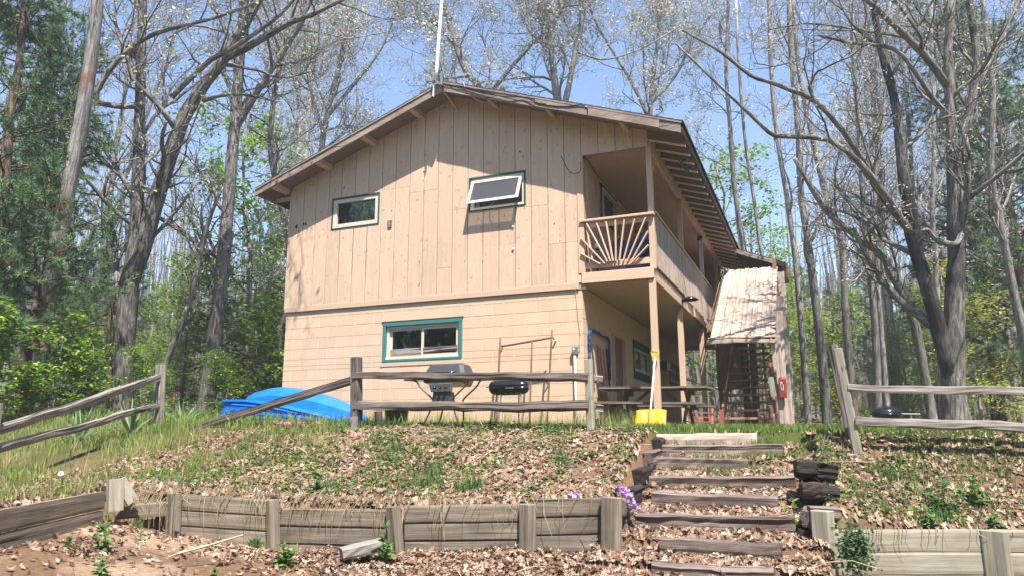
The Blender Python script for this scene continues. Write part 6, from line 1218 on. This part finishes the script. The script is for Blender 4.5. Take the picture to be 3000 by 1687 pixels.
# ------------------------------------------------------------------ small plants and loose stuff
def hanging_roots():
    rng = np.random.RandomState(15); P = []
    line = [(-3, 0)]; W2 = [(3.46, -6.45, -.55), (3.8, -6.33, -.60), (4.02, -6.19, -.58), (4.87, -5.83, -.61), (6.1, -5.65, -.66), (7.19, -5.34, -.62), (7.9, -5.16, -.57)]
    wts = [.26, .20, .16, .20, .12, .06]
    for k in range(190):
        i = rng.choice(6, p=wts); a = np.array(W2[i]); b = np.array(W2[i+1]); t = rng.rand() if rng.rand() < .5 else abs(math.sin(rng.randint(4)*1.3+.4))*.8+.08*rng.randn(); p = a+(b-a)*np.clip(t, 0, 1); L = .06+.24*rng.rand()**1.5
        o = np.array([rng.randn()*.03, -.045-.02*rng.rand(), 0]); s_ = rng.randn()*.05
        P.append([p+np.array([0, .10, .015]), p+np.array([0, .02, .03+.02*rng.rand()]), p+o+np.array([s_*.3, -.01, -L*.35]), p+o+np.array([s_+rng.randn()*.015, -.01-.02*rng.rand(), -L])])
    for k in range(30):
        p = np.array([9.7+rng.rand()*1.6, 0, -.79]); p[1] = -4.98+(p[0]-9.62)*.40; L = .05+.1*rng.rand(); P.append([p+np.array([0, .1, .01]), p+np.array([0, 0, .02]), p+np.array([0, -.05, -L*.5]), p+np.array([rng.randn()*.03, -.05, -L])])
    P = np.array(P); m = MB(); tubes(m, P, np.full(P.shape[:2], .0032)*np.array([1, 1, .8, .4]), 3, np.repeat(np.array(STRAW)[rng.randint(0, 3, len(P))]*.85, 12, 0))
    tag(m.build('hanging_roots', M['dryleaf']), 'straw coloured roots and dead grass hanging over the plank wall', None, None, 'stuff')
    m = MB(); n = 4200; x = []; y = []
    for k in range(n):
        i = rng.choice(6, p=wts); a = np.array(W2[i]); b = np.array(W2[i+1]); p = a+(b-a)*rng.rand(); x.append(p[0]+rng.randn()*.02); y.append(p[1]+.10+.25*rng.rand())
    dry_leaves(m, np.array(x), np.array(y), rng, .06, .01); x = np.array(x)[:260]; y = np.array(y)[:260]; blades(m, x, y, rng, .09, .006, STRAW+GREENY, .9)
    tag(m.build('wall_top_litter', M['dryleaf']), 'dry leaves and dead grass piled along the top of the plank wall', None, None, 'stuff')
hanging_roots()
def leafy_weed(u, v, dep, h, n, label, pal=None, cat='weed', wl=.07):
    rng = np.random.RandomState(int(u)); p = at(u, v, dep); x, y = p[0], p[1]; z = hz(x, y); t = thing('weed_plant', label, cat, (x, y, z)); pal = pal or [(.12, .24, .06), (.17, .31, .08), (.09, .18, .05)]
    h *= .8; wl *= 1.2; ns = 1 if h < .12 else 3; P = []
    for q0 in range(ns):
        a0 = rng.rand()*6.3; sp_ = (.0 if q0 == 0 else .45+.35*rng.rand()); hh = h*(1 if q0 == 0 else .45+.35*rng.rand())
        P.append([(x+math.cos(a0)*sp_*hh*q**1.3, y+math.sin(a0)*sp_*hh*q**1.3, z-.02+hh*q) for q in np.linspace(0, 1, 5)])
    P = np.array(P); m = MB(); tubes(m, P, np.tile(np.linspace(.006, .003, 5), (ns, 1)), 5, np.array([.2, .28, .1])); m.build('stem', M['leaf'], t, True)
    m = MB(); n = int(n*1.3)
    for k in range(n):
        si = k % ns; q = rng.rand()**.8; f = q*4; i_ = min(int(f), 3); c = P[si, i_]*(1-f+i_)+P[si, i_+1]*(f-i_); an = rng.rand()*6.3; el = .1+.5*rng.rand()+.6*q*rng.rand(); d = np.array([math.cos(an)*math.cos(el), math.sin(an)*math.cos(el), math.sin(el)]); sd_ = np.array([-math.sin(an), math.cos(an), 0]); L = wl*(1.2-.55*q)*(.6+.6*rng.rand()); w_ = L*(.13+.08*rng.rand())
        pts = [c, c+d*L*.4+sd_*w_, c+d*L*.4-sd_*w_, c+d*L+np.array([0, 0, -L*.45*rng.rand()]), c+d*L*.45+np.array([0, 0, L*.03])]
        m.add(pts, np.array([(0, 1, 4), (0, 4, 2), (1, 3, 4), (4, 3, 2)]), None, np.array(pal[rng.randint(len(pal))])*(.7+.6*rng.rand()))
    m.build('leaves', M['leaf'], t)['kind'] = 'stuff'; return t
for (u, v, dep, h, n, lb, wl) in ((262, 1375, 5.3, .26, 46, 'tallest leafy weed on the sand at the lower left', .085), (268, 1330, 6.0, .20, 34, 'leafy weed just below the gap in the left plank wall', .075), (172, 1385, 5.2, .13, 26, 'small leafy weed left of the tall one on the sand', .06), (252, 1435, 4.8, .14, 28, 'leafy weed cut close to the bottom edge at lower left', .07), (356, 1330, 6.0, .12, 20, 'small weed beside the collapsed plank', .05),
    (545, 1400, 5.2, .08, 18, 'tiny green weed on the bare sand near the pale stick', .055), (714, 1385, 5.75, .27, 60, 'spreading leafy weed against the leaning wall post', .10), (968, 1368, 6.0, .42, 56, 'tall upright leafy weed standing at the concrete piece', .10), (2370, 1225, 6.2, .40, 60, 'tall leafy weed on the right bank above the pale wall', .10), (2445, 1230, 6.3, .26, 44, 'broad leafy weed right of the tall one on the right bank', .11), (2330, 1270, 6.0, .2, 36, 'leafy weed at the edge of the right bank', .09),
    (860, 1085, 9.0, .22, 30, 'leafy stalk on the crest in front of the blue boats', .08), (1235, 1090, 8.7, .22, 30, 'green sprout at the foot of the gas grill', .07), (2050, 1440, 5.3, .16, 30, 'weed at the foot of the pale wall post', .06), (800, 1225, 7.2, .18, 40, 'grassy weed tuft in the middle of the left bank', .10), (2500, 1290, 6.0, .18, 40, 'weed hanging at the right end of the pale wall', .09)):
    leafy_weed(u, v, dep, h, n, lb, None, 'weed', wl)
leafy_weed(1995, 1262, 6.15, .38, 60, 'bright yellow-green sprig growing beside the black timbers', [(.26, .40, .05), (.34, .46, .08), (.20, .33, .05)], 'sprig', .075)
for (u, v, dep, lb, n) in ((200, 1100, 9.6, 'large spiky yucca between the left fence rails', 46), (455, 1085, 10.9, 'spiky yucca just right of the left fence post', 30), (330, 1088, 10.0, 'yucca with broad blades at the middle of the left rails', 34)):
    rng = np.random.RandomState(int(u)); p = at(u, v, dep); m = MB(); z = hz(p[0], p[1])
    for k in range(n):
        an = k*2.4; el = .25+1.1*rng.rand(); L = .42+.22*rng.rand(); d = np.array([math.cos(an)*math.cos(el), math.sin(an)*math.cos(el), math.sin(el)]); sd_ = np.array([-math.sin(an), math.cos(an), 0])*.018; c = np.array([p[0], p[1], z]); dr = np.array([0, 0, -.10*rng.rand()])
        pts = [c-sd_*.7, c+sd_*.7, c+d*L*.5+sd_, c+d*L*.5-sd_, c+d*L+dr]; m.add(pts, [np.array([(0, 1, 2, 3)]), np.array([(3, 2, 4)])], None, np.array([(.26, .36, .18), (.33, .43, .25), (.19, .28, .13)][k % 3]))
    tag(m.build('yucca_plant', M['leaf']), lb, 'plant')
def flowers(path, n, sp, col, label, drop=0):
    rng = np.random.RandomState(n); P = np.array(path, float); t = rng.rand(n)*(len(P)-1); i = np.minimum(t.astype(int), len(P)-2); f = (t-i)[:, None]; c = P[i]*(1-f)+P[i+1]*f+rng.randn(n, 3)*np.array([sp, sp, sp*.6]); m = MB()
    green_leaves(m, c-np.array([0, 0, .012])+rng.randn(n, 3)*.01, rng, .02, GREENS, .8); X, Y, Z = rot_basis(rng, n, .7)
    for k in range(5):
        a = k*2*PI/5; d = math.cos(a)*X+math.sin(a)*Y; e = -math.sin(a)*X+math.cos(a)*Y; V = np.stack([c, c+(d*.0105+e*.006), c+d*.015, c+(d*.0105-e*.006)], 1); b = (np.arange(n)*4)[:, None]
        m.add(V.reshape(-1, 3), b+np.array([[0, 1, 2, 3]]), None, np.repeat(np.array(col)*(.8+.4*rng.rand(n, 1)), 4, 0))
    tag(m.build('phlox_flowers', M['petal']), label, 'flowers')
flowers([at(1552, 1222, 6.6), at(1580, 1245, 6.5), at(1598, 1282, 6.42)], 170, .022, (.62, .40, .78), 'purple phlox spilling over the corner of the plank wall by the steps')
flowers([at(1425, 1245, 6.6), at(1455, 1247, 6.55)], 50, .014, (.60, .40, .76), 'small purple phlox patch on the wall top, left of the others')
flowers([at(1497, 1243, 6.55), at(1530, 1252, 6.5)], 50, .014, (.60, .42, .76), 'small purple phlox patch between the wall post and the other patch')
flowers([(3.0, -3.75, .13), (3.35, -3.78, .13), (3.75, -3.74, .12)], 120, .018, (.80, .30, .48), 'pink phlox strip along the crest left of the fence post')
rng = np.random.RandomState(8); c = at(2150, 1378, 5.55); n = 1500; q = rng.randn(n, 3)*np.array([.062, .045, .085])+c+np.array([0, -.02, 0]); m = MB(); green_leaves(m, q, rng, .026, [(.14, .22, .10), (.19, .28, .13), (.10, .16, .08)], .9); tag(m.build('wall_shrub', M['leaf']), 'grey-green bushy plant hanging over the pale plank wall', 'shrub')
m = MB(); r_ = np.random.RandomState(4); c = at(330, 132, 15.6); P = c+unit(r_.randn(260, 3))*np.array([.15, .15, .11])*(.6+.5*r_.rand(260, 1)); Q = P+r_.randn(260, 3)*.09; tubes(m, np.stack([P, (P+Q)/2+r_.randn(260, 3)*.02, Q], 1), np.full((260, 3), .006), 3); tag(m.build('squirrel_nest', M['barkdark'], None), 'dark ball of twigs lodged in the branches at upper left', 'nest')

# thin pale air volume, added to lift the dark tones of the woods
m = MB(); box(m, -152, 152, -42, 182, -4.6, 34); hz_ = m.build('added_haze', None); tag(hz_, 'thin pale air volume added to lift the dark woods', None, None, 'stuff')
hm = bpy.data.materials.new('added_haze'); hm.use_nodes = True; hn = hm.node_tree; hn.nodes.clear(); ho = hn.nodes.new('ShaderNodeOutputMaterial'); hv = hn.nodes.new('ShaderNodeVolumePrincipled')
hv.inputs['Color'].default_value = (.92, .95, 1, 1); hv.inputs['Density'].default_value = .0020; hv.inputs['Anisotropy'].default_value = .2; hn.links.new(hv.outputs[0], ho.inputs['Volume']); hz_.data.materials.append(hm)
